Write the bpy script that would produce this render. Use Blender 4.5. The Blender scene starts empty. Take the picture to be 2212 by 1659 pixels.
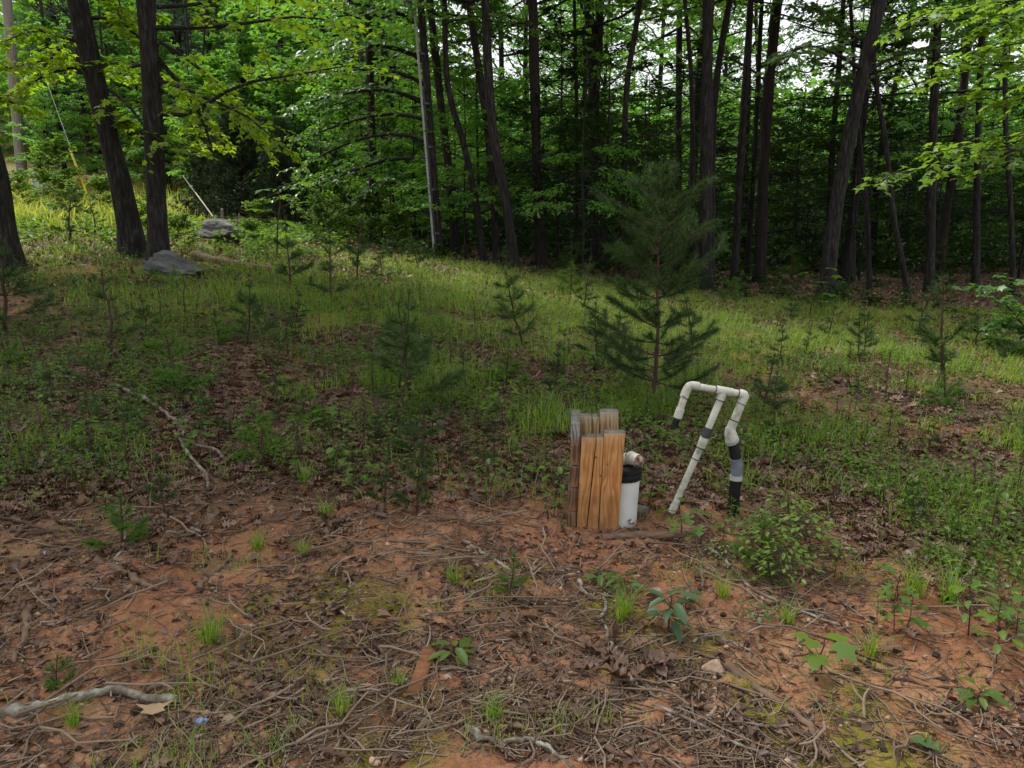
import bpy, math
import numpy as np
from mathutils import Vector, noise as mnoise

# ------------------------------------------------------------------ camera, sky, sun, exposure
scene = bpy.context.scene
COL = scene.collection
PITCH = math.radians(12.0)
EYE = 1.55
cam_d = bpy.data.cameras.new("camera")
cam = bpy.data.objects.new("camera", cam_d)
COL.objects.link(cam)
cam.location = (0, 0, EYE)
cam.rotation_euler = (math.pi / 2 - PITCH, 0, 0)
cam_d.sensor_width = 36.0
cam_d.lens = 26.05
cam_d.clip_start = 0.05
cam_d.clip_end = 2000
scene.camera = cam

SUN_EL, SUN_AZ = math.radians(58), math.radians(-52)      # high, on the left, a little behind the wood
world = bpy.data.worlds.new("World")
scene.world = world
world.use_nodes = True
wn = world.node_tree
wn.nodes.clear()
w_out = wn.nodes.new("ShaderNodeOutputWorld")
w_bg = wn.nodes.new("ShaderNodeBackground")
w_sky = wn.nodes.new("ShaderNodeTexSky")
w_sky.sky_type = 'NISHITA'
w_sky.sun_disc = False
w_sky.sun_elevation = SUN_EL
w_sky.sun_rotation = SUN_AZ
w_sky.air_density = 1.0
w_sky.dust_density = 3.0
w_mix = wn.nodes.new("ShaderNodeMixRGB")
w_mix.inputs[0].default_value = 0.72
w_mix.inputs[2].default_value = (13.6, 13.7, 13.9, 1)      # high bright cloud cover
wn.links.new(w_sky.outputs[0], w_mix.inputs[1])
wn.links.new(w_mix.outputs[0], w_bg.inputs[0])
w_bg.inputs[1].default_value = 0.07
wn.links.new(w_bg.outputs[0], w_out.inputs[0])

sun_d = bpy.data.lights.new("sun", 'SUN')
sun = bpy.data.objects.new("sun", sun_d)
COL.objects.link(sun)
sun_d.energy = 3.4
sun_d.angle = math.radians(14)
sun_d.color = (1.0, 0.95, 0.86)
sdir = Vector((math.sin(SUN_AZ) * math.cos(SUN_EL), math.cos(SUN_AZ) * math.cos(SUN_EL), math.sin(SUN_EL)))
sun.rotation_euler = sdir.to_track_quat('Z', 'Y').to_euler()
sun.location = sdir * 50

scene.view_settings.view_transform = 'Standard'
scene.view_settings.look = 'None'
scene.view_settings.exposure = 0.84
scene.view_settings.gamma = 1.0
scene.view_settings.use_curve_mapping = False
scene.render.engine = 'CYCLES'
cy = scene.cycles
cy.max_bounces = 7
cy.diffuse_bounces = 5
cy.glossy_bounces = 2
cy.transmission_bounces = 4
cy.use_denoising = True
cy.use_adaptive_sampling = True
cy.adaptive_threshold = 0.02

# ------------------------------------------------------------------ numbers
F, CX, CY = 1600.7, 1106.0, 829.5         # pixel frame used for measuring the photograph (2212 x 1659)
sp, cp = math.sin(PITCH), math.cos(PITCH)
RNG = np.random.RandomState(7)


def ray(px, py):
    a, b = (px - CX) / F, -(py - CY) / F
    return np.array([a, cp + b * sp, -sp + b * cp])


def at(px, py, Y):
    d = ray(px, py)
    return np.array([0, 0, EYE]) + d * (Y / d[1])


_T = np.random.RandomState(11).rand(256, 256).astype(np.float64)


def vnoise(x, y, s=1.0, o=0):
    x = np.asarray(x, float) / s + 37.3 * (o + 1) + 1000.0
    y = np.asarray(y, float) / s + 11.7 * (o + 1) + 1000.0
    xi, yi = np.floor(x).astype(int), np.floor(y).astype(int)
    fx, fy = x - xi, y - yi
    fx, fy = fx * fx * (3 - 2 * fx), fy * fy * (3 - 2 * fy)
    g = lambda a, b: _T[a % 256, b % 256]
    return (g(xi, yi) * (1 - fx) + g(xi + 1, yi) * fx) * (1 - fy) + (g(xi, yi + 1) * (1 - fx) + g(xi + 1, yi + 1) * fx) * fy


def sstep(a, b, v):
    t = np.clip((v - a) / (b - a), 0, 1)
    return t * t * (3 - 2 * t)


_SY = [-50, 0, 1.5, 3, 4, 5, 6, 7, 8.5, 10, 12, 15, 18, 30]
_SV = [0, 0, .03, .1, .19, .29, .37, .46, .60, .73, .86, 1.0, 1.05, 1.0]


def hbase(x, y):
    x, y = np.asarray(x, float), np.asarray(y, float)
    t = np.log1p(np.exp(np.clip((4.8 - x), -30, 30)))
    h = 1.7 * np.tanh(.08 * t) * np.interp(y, _SY, _SV)
    h = h + 13 * sstep(46, 105, np.hypot(x, y)) * sstep(0, 30, y)
    bk = np.clip(y - 27, 0, 18)
    h = h + .16 * bk * sstep(-5, -15, x)
    h = h - .10 * sstep(1.0, 3.0, x) * sstep(4.5, 2.0, y) * (x - 1.0) * .6
    return h


def hfun(x, y):
    return hbase(x, y) + .07 * (vnoise(x, y, 2.2, 1) - .5) + .03 * (vnoise(x, y, .6, 2) - .5)


def gp(px, py):
    d = ray(px, py)
    lo = .8
    o = np.array([0, 0, EYE])
    tt = np.arange(.8, 90, .05)
    P = o + tt[:, None] * d
    below = P[:, 2] < hfun(P[:, 0], P[:, 1])
    k = int(np.argmax(below)) if below.any() else len(tt) - 1
    p = P[k]
    return np.array([p[0], p[1], hfun(p[0], p[1])])


def gY(px, Y):
    """ground point at distance Y seen in pixel column px"""
    x = 0.0
    for _ in range(6):
        z = float(hfun(x, Y))
        x = (px - CX) / F * (Y * cp + (EYE - z) * sp)
    return np.array([x, Y, float(hfun(x, Y))])


# ------------------------------------------------------------------ materials
def new_mat(name):
    m = bpy.data.materials.new(name)
    m.use_nodes = True
    m.node_tree.nodes.clear()
    return m, m.node_tree.nodes, m.node_tree.links


def N(nodes, t, **kw):
    n = nodes.new(t)
    for k, v in kw.items():
        setattr(n, k, v)
    return n


def ramp(nodes, stops):
    r = nodes.new("ShaderNodeValToRGB")
    e = r.color_ramp.elements
    while len(e) < len(stops):
        e.new(.5)
    for i, (p, c) in enumerate(stops):
        e[i].position = p
        e[i].color = (*c, 1)
    return r


def leaf_mat(name, stops, trans=.45, gloss=.06, tcol=1.25, rough=.45):
    m, n, l = new_mat(name)
    out = N(n, "ShaderNodeOutputMaterial")
    at_ = N(n, "ShaderNodeAttribute", attribute_name="var")
    oi = N(n, "ShaderNodeObjectInfo")
    ad = N(n, "ShaderNodeMath", operation='MULTIPLY_ADD')
    ad.inputs[1].default_value = .3
    l.new(oi.outputs["Random"], ad.inputs[0])
    sc = N(n, "ShaderNodeMath", operation='MULTIPLY')
    sc.inputs[1].default_value = .7
    l.new(at_.outputs["Fac"], sc.inputs[0])
    l.new(sc.outputs[0], ad.inputs[2])
    r = ramp(n, stops)
    l.new(ad.outputs[0], r.inputs[0])
    d = N(n, "ShaderNodeBsdfDiffuse")
    t = N(n, "ShaderNodeBsdfTranslucent")
    g = N(n, "ShaderNodeBsdfGlossy")
    g.inputs["Roughness"].default_value = rough
    g.inputs["Color"].default_value = (.8, .85, .9, 1)
    mu = N(n, "ShaderNodeMixRGB", blend_type='MULTIPLY')
    mu.inputs[0].default_value = 1
    mu.inputs[2].default_value = (tcol * 1.1, tcol * 1.15, tcol * .6, 1)
    l.new(r.outputs[0], mu.inputs[1])
    l.new(r.outputs[0], d.inputs[0])
    l.new(mu.outputs[0], t.inputs[0])
    m1 = N(n, "ShaderNodeMixShader")
    m1.inputs[0].default_value = trans
    l.new(d.outputs[0], m1.inputs[1])
    l.new(t.outputs[0], m1.inputs[2])
    m2 = N(n, "ShaderNodeMixShader")
    m2.inputs[0].default_value = gloss
    l.new(m1.outputs[0], m2.inputs[1])
    l.new(g.outputs[0], m2.inputs[2])
    l.new(m2.outputs[0], out.inputs[0])
    return m


def surf_mat(name, stops, scale=8, detail=6, rough=.9, bump=.3, bscale=None, stretch=(1, 1, 1), var=0., spec=.3, coords="Object", dist=.01):
    """noise coloured solid: ramp over stretched noise + bump; var mixes the per-piece attribute in"""
    m, n, l = new_mat(name)
    out = N(n, "ShaderNodeOutputMaterial")
    b = N(n, "ShaderNodeBsdfPrincipled")
    b.inputs["Roughness"].default_value = rough
    b.inputs["Specular IOR Level"].default_value = spec
    tc = N(n, "ShaderNodeTexCoord")
    mp = N(n, "ShaderNodeMapping")
    mp.inputs["Scale"].default_value = stretch
    l.new(tc.outputs[coords], mp.inputs[0])
    oi = N(n, "ShaderNodeObjectInfo")
    ofs = N(n, "ShaderNodeMath", operation='MULTIPLY')
    ofs.inputs[1].default_value = 37.
    l.new(oi.outputs["Random"], ofs.inputs[0])
    cx_ = N(n, "ShaderNodeCombineXYZ")
    l.new(ofs.outputs[0], cx_.inputs[0])
    l.new(ofs.outputs[0], cx_.inputs[1])
    l.new(cx_.outputs[0], mp.inputs["Location"])
    nz = N(n, "ShaderNodeTexNoise")
    nz.inputs["Scale"].default_value = scale
    nz.inputs["Detail"].default_value = detail
    nz.inputs["Roughness"].default_value = .65
    l.new(mp.outputs[0], nz.inputs["Vector"])
    r = ramp(n, stops)
    if var > 0:
        a = N(n, "ShaderNodeAttribute", attribute_name="var")
        mx = N(n, "ShaderNodeMixRGB")
        mx.inputs[0].default_value = var
        l.new(nz.outputs[0], mx.inputs[1])
        l.new(a.outputs["Fac"], mx.inputs[2])
        l.new(mx.outputs[0], r.inputs[0])
    else:
        l.new(nz.outputs[0], r.inputs[0])
    l.new(r.outputs[0], b.inputs["Base Color"])
    bn = N(n, "ShaderNodeTexNoise")
    bn.inputs["Scale"].default_value = bscale or scale * 2.5
    bn.inputs["Detail"].default_value = 5
    l.new(mp.outputs[0], bn.inputs["Vector"])
    bp = N(n, "ShaderNodeBump")
    bp.inputs["Strength"].default_value = bump
    bp.inputs["Distance"].default_value = dist
    l.new(bn.outputs[0], bp.inputs["Height"])
    l.new(bp.outputs[0], b.inputs["Normal"])
    l.new(b.outputs[0], out.inputs[0])
    return m


M = {}
M['maple'] = leaf_mat("maple_leaf", [(0, (.085, .15, .010)), (.55, (.17, .25, .014)), (.93, (.19, .22, .02)), (1, (.26, .16, .02))], trans=.65, tcol=2.1, gloss=.03)
M['maple_bright'] = leaf_mat("young_maple_leaf", [(0, (.09, .17, .02)), (1, (.16, .25, .03))], trans=.55, tcol=1.4, gloss=.03)
M['oak'] = leaf_mat("oak_leaf", [(0, (.042, .098, .021)), (.6, (.07, .142, .027)), (1, (.11, .185, .03))], trans=.48, gloss=.07, tcol=1.5)
M['wood_leaf'] = leaf_mat("woodland_leaf", [(0, (.032, .088, .011)), (.6, (.058, .138, .016)), (1, (.10, .185, .02))], trans=.55, gloss=.05, tcol=2.2)
M['far_leaf'] = leaf_mat("bright_woodland_leaf", [(0, (.05, .13, .022)), (.6, (.08, .18, .026)), (1, (.125, .22, .03))], trans=.5, gloss=.03, tcol=2.0)
M['needle'] = leaf_mat("pine_needle", [(0, (.022, .05, .013)), (.6, (.04, .08, .018)), (1, (.075, .12, .025))], trans=.25, gloss=.02)
M['needle_bright'] = leaf_mat("young_pine_needle", [(0, (.05, .11, .014)), (1, (.09, .17, .022))], trans=.3, gloss=.02)
M['juniper'] = leaf_mat("juniper_scale_leaf", [(0, (.015, .034, .014)), (1, (.035, .062, .022))], trans=.15, gloss=.03)
M['grass'] = leaf_mat("grass_blade", [(0, (.075, .155, .012)), (.5, (.13, .22, .018)), (.8, (.20, .24, .045)), (1, (.33, .28, .11))], trans=.5, gloss=.03, tcol=1.9)
M['weed'] = leaf_mat("weed_leaf", [(0, (.05, .10, .014)), (.6, (.085, .155, .02)), (1, (.14, .205, .025))], trans=.48, gloss=.025, tcol=1.7)
M['bank'] = leaf_mat("bank_grass_blade", [(0, (.10, .15, .02)), (.5, (.17, .215, .03)), (.8, (.25, .26, .05)), (1, (.36, .29, .12))], trans=.5, gloss=.02, tcol=1.9)
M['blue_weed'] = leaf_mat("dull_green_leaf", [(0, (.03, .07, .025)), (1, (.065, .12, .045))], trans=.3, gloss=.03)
M['litter'] = leaf_mat("dry_oak_leaf", [(0, (.04, .021, .014)), (.35, (.10, .055, .036)), (.7, (.18, .108, .069)), (.93, (.27, .18, .11)), (1, (.42, .31, .19))], trans=.12, gloss=.03, tcol=.9)
M['bark'] = surf_mat("tree_bark", [(.34, (.003, .0027, .0024)), (.48, (.011, .0096, .008)), (.58, (.024, .022, .019)), (.72, (.055, .053, .048))], scale=6, bump=1.0, bscale=12, stretch=(4, 4, .7), dist=.02)
M['pine_bark'] = surf_mat("pine_bark", [(.3, (.006, .0046, .0038)), (.6, (.019, .0135, .0105)), (.85, (.055, .042, .033))], scale=5, bump=1.0, bscale=9, stretch=(4, 4, .9), dist=.02)
M['sap_bark'] = surf_mat("sapling_bark", [(.3, (.025, .016, .010)), (.7, (.065, .04, .024))], scale=20, bump=.3)
M['young_bark'] = surf_mat("young_pine_bark", [(.3, (.03, .02, .014)), (.7, (.085, .052, .036))], scale=20, bump=.4)
M['brush'] = leaf_mat("shade_darkened_leaf", [(0, (.012, .034, .006)), (1, (.035, .075, .012))], trans=.4, gloss=.02)  # woodland leaf with the deep wood's shade put into its colour
M['grey_bark'] = surf_mat("weathered_pole_wood", [(.3, (.10, .09, .08)), (.7, (.24, .22, .20))], scale=5, bump=.6, stretch=(5, 5, .4))
M['twig'] = surf_mat("dead_twig", [(.2, (.06, .037, .024)), (.5, (.135, .092, .062)), (.8, (.235, .18, .13))], scale=9, bump=.4, var=.65, coords="Generated")
M['lichen_branch'] = surf_mat("lichen_grey_branch", [(.32, (.05, .038, .028)), (.48, (.125, .104, .08)), (.66, (.28, .28, .24))], scale=14, bump=.6, stretch=(1, 1, 1))
M['pale_branch'] = surf_mat("pale_dead_branch", [(.36, (.06, .044, .032)), (.48, (.145, .118, .092)), (.66, (.27, .25, .215))], scale=14, bump=.6)
M['dark_branch'] = surf_mat("damp_brown_branch", [(.3, (.07, .045, .03)), (.6, (.15, .10, .065)), (.85, (.25, .18, .13))], scale=16, bump=.6)
M['rock'] = surf_mat("grey_rock", [(.3, (.03, .03, .031)), (.5, (.075, .075, .076)), (.75, (.19, .185, .18))], scale=3, detail=9, bump=1, bscale=9, stretch=(.6, 1, 2.5), dist=.03)
M['stone'] = surf_mat("tan_stone", [(.3, (.17, .11, .075)), (.7, (.36, .26, .18))], scale=25, bump=.4, rough=.8)
M['white_stone'] = surf_mat("pale_quartz", [(.3, (.36, .33, .31)), (.7, (.56, .54, .52))], scale=12, bump=.4)
M['pebble'] = surf_mat("clay_pebble", [(0, (.10, .05, .03)), (.4, (.22, .115, .065)), (.7, (.29, .18, .11)), (1, (.38, .28, .20))], scale=20, bump=.4, var=.8)
M['gumball'] = surf_mat("dark_seed_ball", [(.3, (.022, .015, .012)), (.7, (.075, .05, .04))], scale=60, bump=1, rough=.95)
M['pvc'] = surf_mat("weathered_white_pvc", [(.3, (.16, .16, .115)), (.43, (.36, .37, .31)), (.6, (.48, .495, .44)), (.8, (.56, .57, .53))], scale=12, detail=9, bump=.06, rough=.5, spec=.3)
M['casing'] = surf_mat("white_casing_plastic", [(.25, (.42, .43, .39)), (.6, (.55, .56, .54))], scale=5, bump=.04, rough=.5, spec=.4)
M['black_plastic'] = surf_mat("black_plastic", [(.3, (.006, .006, .007)), (.7, (.014, .014, .015))], scale=20, bump=.1, rough=.5, spec=.22)
M['grey_plastic'] = surf_mat("grey_plastic", [(.3, (.09, .105, .125)), (.7, (.15, .17, .20))], scale=15, bump=.08, rough=.4, spec=.4)
M['dark_grey'] = surf_mat("dark_grey_rubber", [(.3, (.022, .025, .028)), (.7, (.045, .048, .052))], scale=18, bump=.1, rough=.5)
M['steel'] = surf_mat("dull_zinc", [(.3, (.26, .26, .26)), (.7, (.42, .42, .42))], scale=30, bump=.2, rough=.5)
M['yellow'] = surf_mat("yellow_plastic", [(.3, (.62, .44, .03)), (.7, (.75, .55, .05))], scale=5, bump=.05, rough=.5)
M['cream'] = surf_mat("cream_plastic", [(.3, (.55, .50, .38)), (.7, (.68, .62, .50))], scale=5, bump=.05, rough=.5)
M['box_grey'] = surf_mat("pale_grey_paint", [(.3, (.20, .215, .21)), (.7, (.29, .305, .30))], scale=4, bump=.05, rough=.5)
M['rust_board'] = surf_mat("red_brown_board", [(.3, (.12, .05, .022)), (.7, (.24, .105, .045))], scale=10, bump=.4, stretch=(1, 8, 1))
M['root_plank'] = surf_mat("old_brown_plank", [(.3, (.09, .055, .036)), (.7, (.22, .14, .095))], scale=12, bump=.7, stretch=(1, 6, 6))
M['blue'] = surf_mat("crumpled_blue_foil", [(.42, (.035, .09, .30)), (.55, (.12, .22, .5)), (.62, (.7, .72, .76))], scale=26, detail=2, bump=.3, rough=.35, spec=.5)
M['dark_hollow'] = surf_mat("hollow_pipe_inside", [(.3, (.25, .17, .13)), (.7, (.36, .26, .20))], scale=10, bump=.05)


def timber_mat(name, base, dark, pale, grey, wear):
    """sawn timber: growth rings running up the board, fading to grey at the weathered top end"""
    m, n, l = new_mat(name)
    out = N(n, "ShaderNodeOutputMaterial")
    b = N(n, "ShaderNodeBsdfPrincipled")
    b.inputs["Roughness"].default_value = .8
    b.inputs["Specular IOR Level"].default_value = .25
    tc = N(n, "ShaderNodeTexCoord")
    oi = N(n, "ShaderNodeObjectInfo")
    ofs = N(n, "ShaderNodeMath", operation='MULTIPLY')
    ofs.inputs[1].default_value = 19.
    l.new(oi.outputs["Random"], ofs.inputs[0])
    mp = N(n, "ShaderNodeMapping")
    mp.inputs["Scale"].default_value = (1, 1, .16)
    cb = N(n, "ShaderNodeCombineXYZ")
    l.new(ofs.outputs[0], cb.inputs[0])
    l.new(cb.outputs[0], mp.inputs["Location"])
    l.new(tc.outputs["Object"], mp.inputs[0])
    wv = N(n, "ShaderNodeTexWave", wave_type='BANDS', bands_direction='X')
    wv.inputs["Scale"].default_value = 13
    wv.inputs["Distortion"].default_value = 16
    wv.inputs["Detail"].default_value = 3
    wv.inputs["Detail Scale"].default_value = 1.4
    l.new(mp.outputs[0], wv.inputs["Vector"])
    r = ramp(n, [(.1, dark), (.5, base), (.9, pale)])
    l.new(wv.outputs[0], r.inputs[0])
    sx = N(n, "ShaderNodeSeparateXYZ")
    l.new(tc.outputs["Generated"], sx.inputs[0])
    nz = N(n, "ShaderNodeTexNoise")
    nz.inputs["Scale"].default_value = 9
    nz.inputs["Detail"].default_value = 6
    l.new(tc.outputs["Object"], nz.inputs["Vector"])
    ad = N(n, "ShaderNodeMath", operation='MULTIPLY_ADD')
    ad.inputs[1].default_value = .7
    l.new(nz.outputs[0], ad.inputs[0])
    l.new(sx.outputs[2], ad.inputs[2])
    mr = N(n, "ShaderNodeMapRange")
    mr.inputs[1].default_value = 1.35 - wear
    mr.inputs[2].default_value = 1.42
    mr.inputs[4].default_value = .92
    l.new(ad.outputs[0], mr.inputs[0])
    mx = N(n, "ShaderNodeMixRGB")
    mx.inputs[2].default_value = (*grey, 1)
    l.new(mr.outputs[0], mx.inputs[0])
    l.new(r.outputs[0], mx.inputs[1])
    mud = N(n, "ShaderNodeMapRange")
    mud.inputs[1].default_value = .30
    mud.inputs[2].default_value = .62
    mud.inputs[3].default_value = .8
    mud.inputs[4].default_value = 0
    ma = N(n, "ShaderNodeMath", operation='MULTIPLY_ADD')
    ma.inputs[1].default_value = .55
    l.new(nz.outputs[0], ma.inputs[0])
    l.new(sx.outputs[2], ma.inputs[2])
    l.new(ma.outputs[0], mud.inputs[0])
    mxm = N(n, "ShaderNodeMixRGB")
    mxm.inputs[2].default_value = (.25, .115, .06, 1)
    l.new(mud.outputs[0], mxm.inputs[0])
    l.new(mx.outputs[0], mxm.inputs[1])
    mx = mxm
    # clay splash stains of the lower end and specks
    mr2 = N(n, "ShaderNodeMapRange")
    mr2.inputs[1].default_value = .36
    mr2.inputs[2].default_value = .75
    mr2.inputs[3].default_value = .55
    mr2.inputs[4].default_value = 1.15
    l.new(nz.outputs[0], mr2.inputs[0])
    mm = N(n, "ShaderNodeMixRGB", blend_type='MULTIPLY')
    mm.inputs[0].default_value = .75
    l.new(mx.outputs[0], mm.inputs[1])
    l.new(mr2.outputs[0], mm.inputs[2])
    l.new(mm.outputs[0], b.inputs["Base Color"])
    bp = N(n, "ShaderNodeBump")
    bp.inputs["Strength"].default_value = .25
    bp.inputs["Distance"].default_value = .002
    l.new(wv.outputs[0], bp.inputs["Height"])
    l.new(bp.outputs[0], b.inputs["Normal"])
    l.new(b.outputs[0], out.inputs[0])
    return m


M['timber'] = timber_mat("orange_pine_timber", (.43, .20, .066), (.35, .15, .046), (.48, .25, .092), (.27, .20, .12), .10)
M['timber_old'] = timber_mat("greyed_pine_timber", (.35, .225, .11), (.22, .135, .062), (.40, .275, .145), (.22, .19, .145), .12)
M['timber_grey'] = timber_mat("grey_timber", (.22, .215, .20), (.12, .115, .105), (.29, .285, .27), (.2, .2, .19), .2)
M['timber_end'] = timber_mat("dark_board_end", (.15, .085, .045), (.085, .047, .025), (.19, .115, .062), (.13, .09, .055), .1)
M['timber_top'] = surf_mat("mossy_grey_end_grain", [(.3, (.055, .052, .045)), (.6, (.13, .125, .11)), (.85, (.21, .20, .18))], scale=30, bump=.6)


def ground_mat():
    m, n, l = new_mat("clay_ground")
    out = N(n, "ShaderNodeOutputMaterial")
    b = N(n, "ShaderNodeBsdfPrincipled")
    b.inputs["Roughness"].default_value = .95
    b.inputs["Specular IOR Level"].default_value = .2
    tc = N(n, "ShaderNodeTexCoord")

    def noise(scale, detail=6, rough=.6):
        z = N(n, "ShaderNodeTexNoise")
        z.inputs["Scale"].default_value = scale
        z.inputs["Detail"].default_value = detail
        z.inputs["Roughness"].default_value = rough
        l.new(tc.outputs["Object"], z.inputs["Vector"])
        return z

    def mix(fac, a, c, mode='MIX'):
        x = N(n, "ShaderNodeMixRGB", blend_type=mode)
        for i, v in ((0, fac), (1, a), (2, c)):
            if isinstance(v, (int, float)):
                x.inputs[i].default_value = v
            elif isinstance(v, tuple):
                x.inputs[i].default_value = (*v, 1)
            else:
                l.new(v, x.inputs[i])
        return x.outputs[0]

    def rng(src, a, c, lo=0., hi=1.):
        r = N(n, "ShaderNodeMapRange")
        for i, v in ((1, a), (2, c), (3, lo), (4, hi)):
            r.inputs[i].default_value = v
        l.new(src, r.inputs[0])
        return r.outputs[0]
    n1, n2, n3, n4 = noise(1.3), noise(7), noise(38, 5, .7), noise(140, 3, .7)
    clay = ramp(n, [(.28, (.18, .066, .031)), (.45, (.26, .12, .06)), (.60, (.345, .195, .108)), (.8, (.45, .30, .185))])
    l.new(mix(.5, n1.outputs[0], n2.outputs[0]), clay.inputs[0])
    red = mix(rng(noise(.9, 4).outputs[0], .50, .66, 0, .85), clay.outputs[0], (.24, .095, .046))
    # fine crumbs
    cr = ramp(n, [(.3, (.45, .42, .40)), (.5, (.9, .9, .9)), (.7, (1.2, 1.2, 1.2))])
    l.new(n3.outputs[0], cr.inputs[0])
    c1 = mix(.85, red, cr.outputs[0], 'MULTIPLY')
    cr2 = ramp(n, [(.3, (.6, .58, .55)), (.6, (1.1, 1.1, 1.1))])
    l.new(n4.outputs[0], cr2.inputs[0])
    c1 = mix(.6, c1, cr2.outputs[0], 'MULTIPLY')
    # moss cushions
    am = N(n, "ShaderNodeAttribute", attribute_name="moss")
    mo = ramp(n, [(.3, (.065, .062, .008)), (.7, (.21, .175, .022))])
    l.new(n3.outputs[0], mo.inputs[0])
    mf = N(n, "ShaderNodeMath", operation='MULTIPLY')
    l.new(am.outputs["Fac"], mf.inputs[0])
    l.new(rng(n2.outputs[0], .38, .55), mf.inputs[1])
    c2 = mix(mf.outputs[0], c1, mo.outputs[0])
    # rotted leaf mould
    al = N(n, "ShaderNodeAttribute", attribute_name="mould")
    lm = ramp(n, [(.3, (.022, .014, .009)), (.5, (.058, .037, .024)), (.75, (.12, .08, .052))])
    l.new(n3.outputs[0], lm.inputs[0])
    lf = N(n, "ShaderNodeMath", operation='MULTIPLY')
    l.new(al.outputs["Fac"], lf.inputs[0])
    l.new(rng(noise(4).outputs[0], .3, .55, .75, 1), lf.inputs[1])
    c3 = mix(lf.outputs[0], c2, lm.outputs[0])
    ag = N(n, "ShaderNodeAttribute", attribute_name="sward")
    gr = ramp(n, [(.3, (.09, .10, .03)), (.7, (.21, .20, .06))])
    l.new(n2.outputs[0], gr.inputs[0])
    c4 = mix(ag.outputs["Fac"], c3, gr.outputs[0])
    l.new(c4, b.inputs["Base Color"])
    hs = mix(.45, n3.outputs[0], n4.outputs[0])
    bp = N(n, "ShaderNodeBump")
    bp.inputs["Strength"].default_value = .9
    bp.inputs["Distance"].default_value = .02
    l.new(hs, bp.inputs["Height"])
    l.new(bp.outputs[0], b.inputs["Normal"])
    l.new(b.outputs[0], out.inputs[0])
    return m


# ------------------------------------------------------------------ mesh collecting
class MB:
    def __init__(s):
        s.v, s.t, s.q, s.a, s.n = [], [], [], [], 0

    def add(s, v, tri=None, quad=None, var=None):
        v = np.asarray(v, float).reshape(-1, 3)
        s.v.append(v)
        if tri is not None and len(tri):
            s.t.append(np.asarray(tri, int).reshape(-1, 3) + s.n)
        if quad is not None and len(quad):
            s.q.append(np.asarray(quad, int).reshape(-1, 4) + s.n)
        s.a.append(np.zeros(len(v)) if var is None else np.broadcast_to(np.asarray(var, float), (len(v),)))
        s.n += len(v)
        return s

    def mesh(s, name, mat, smooth=False, origin=(0, 0, 0)):
        v = np.concatenate(s.v) - np.asarray(origin)
        t = np.concatenate(s.t) if s.t else np.zeros((0, 3), int)
        q = np.concatenate(s.q) if s.q else np.zeros((0, 4), int)
        me = bpy.data.meshes.new(name)
        me.vertices.add(len(v))
        me.vertices.foreach_set("co", v.astype(np.float32).ravel())
        li = np.concatenate([t.ravel(), q.ravel()])
        me.loops.add(len(li))
        me.loops.foreach_set("vertex_index", li.astype(np.int32))
        me.polygons.add(len(t) + len(q))
        st = np.concatenate([np.arange(len(t)) * 3, len(t) * 3 + np.arange(len(q)) * 4])
        me.polygons.foreach_set("loop_start", st.astype(np.int32))
        if smooth:
            me.polygons.foreach_set("use_smooth", np.ones(len(st), bool))
        at_ = me.attributes.new("var", 'FLOAT', 'POINT')
        at_.data.foreach_set("value", np.concatenate(s.a).astype(np.float32))
        me.update(calc_edges=True)
        me.validate()
        if mat is not None:
            me.materials.append(mat)
        return me


def link(name, data, parent=None, loc=(0, 0, 0), rz=0., scale=None, rot=None):
    o = bpy.data.objects.new(name, data)
    COL.objects.link(o)
    o.location = loc
    o.rotation_euler = rot if rot is not None else (0, 0, rz)
    if scale is not None:
        o.scale = scale if hasattr(scale, '__len__') else (scale,) * 3
    if parent is not None:
        o.parent = parent
    return o


def tag(o, label=None, cat=None, group=None, kind=None):
    for k, v in (("label", label), ("category", cat), ("group", group), ("kind", kind)):
        if v:
            o[k] = v
    return o


def thing(name, label, cat, loc, rz=0., group=None, scale=None):
    o = link(name, None, None, loc, rz, scale)
    o.empty_display_size = .1
    return tag(o, label, cat, group)


def unit(v):
    return v / np.maximum(np.linalg.norm(v, axis=-1, keepdims=True), 1e-9)


def tubes(mb, P, R, sides=5, var=None, cap=False):
    """P (n,m,3) centre lines, R (n,m) radii"""
    P = np.asarray(P, float)
    R = np.asarray(R, float)
    if P.ndim == 2:
        P, R = P[None], R[None]
    n, m, _ = P.shape
    T = unit(np.gradient(P, axis=1))
    mean = unit(T.mean(axis=1, keepdims=True))
    ref = np.where(np.abs(mean[..., 2:3]) > .8, np.array([1., 0, 0]), np.array([0, 0, 1.]))
    A = unit(np.cross(T, np.broadcast_to(ref, T.shape)))
    B = np.cross(T, A)
    th = np.arange(sides) * 2 * math.pi / sides
    V = P[:, :, None] + R[:, :, None, None] * (A[:, :, None] * np.cos(th)[None, None, :, None] + B[:, :, None] * np.sin(th)[None, None, :, None])
    i = np.arange(m - 1)[:, None] * sides
    j = np.arange(sides)[None]
    j2 = (j + 1) % sides
    q = np.stack([i + j, i + j2, i + sides + j2, i + sides + j], -1).reshape(-1, 4)
    Q = (np.arange(n)[:, None, None] * (m * sides) + q[None]).reshape(-1, 4)
    if cap:
        f = np.array([[0, k + 1, k] for k in range(1, sides - 1)])
        g = sides + np.array([[0, k, k + 1] for k in range(1, sides - 1)])
        E = np.concatenate([V[:, 0], V[:, -1]], 1)
        tc_ = (np.arange(n)[:, None, None] * (2 * sides) + np.concatenate([f, g])[None]).reshape(-1, 3)
        mb.add(E, tc_, None, None if var is None else np.repeat(np.broadcast_to(var, (n,)), 2 * sides))
    tr = None
    vv = None if var is None else np.repeat(np.broadcast_to(var, (n,)), m * sides)
    mb.add(V, tr, Q, vv)


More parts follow.
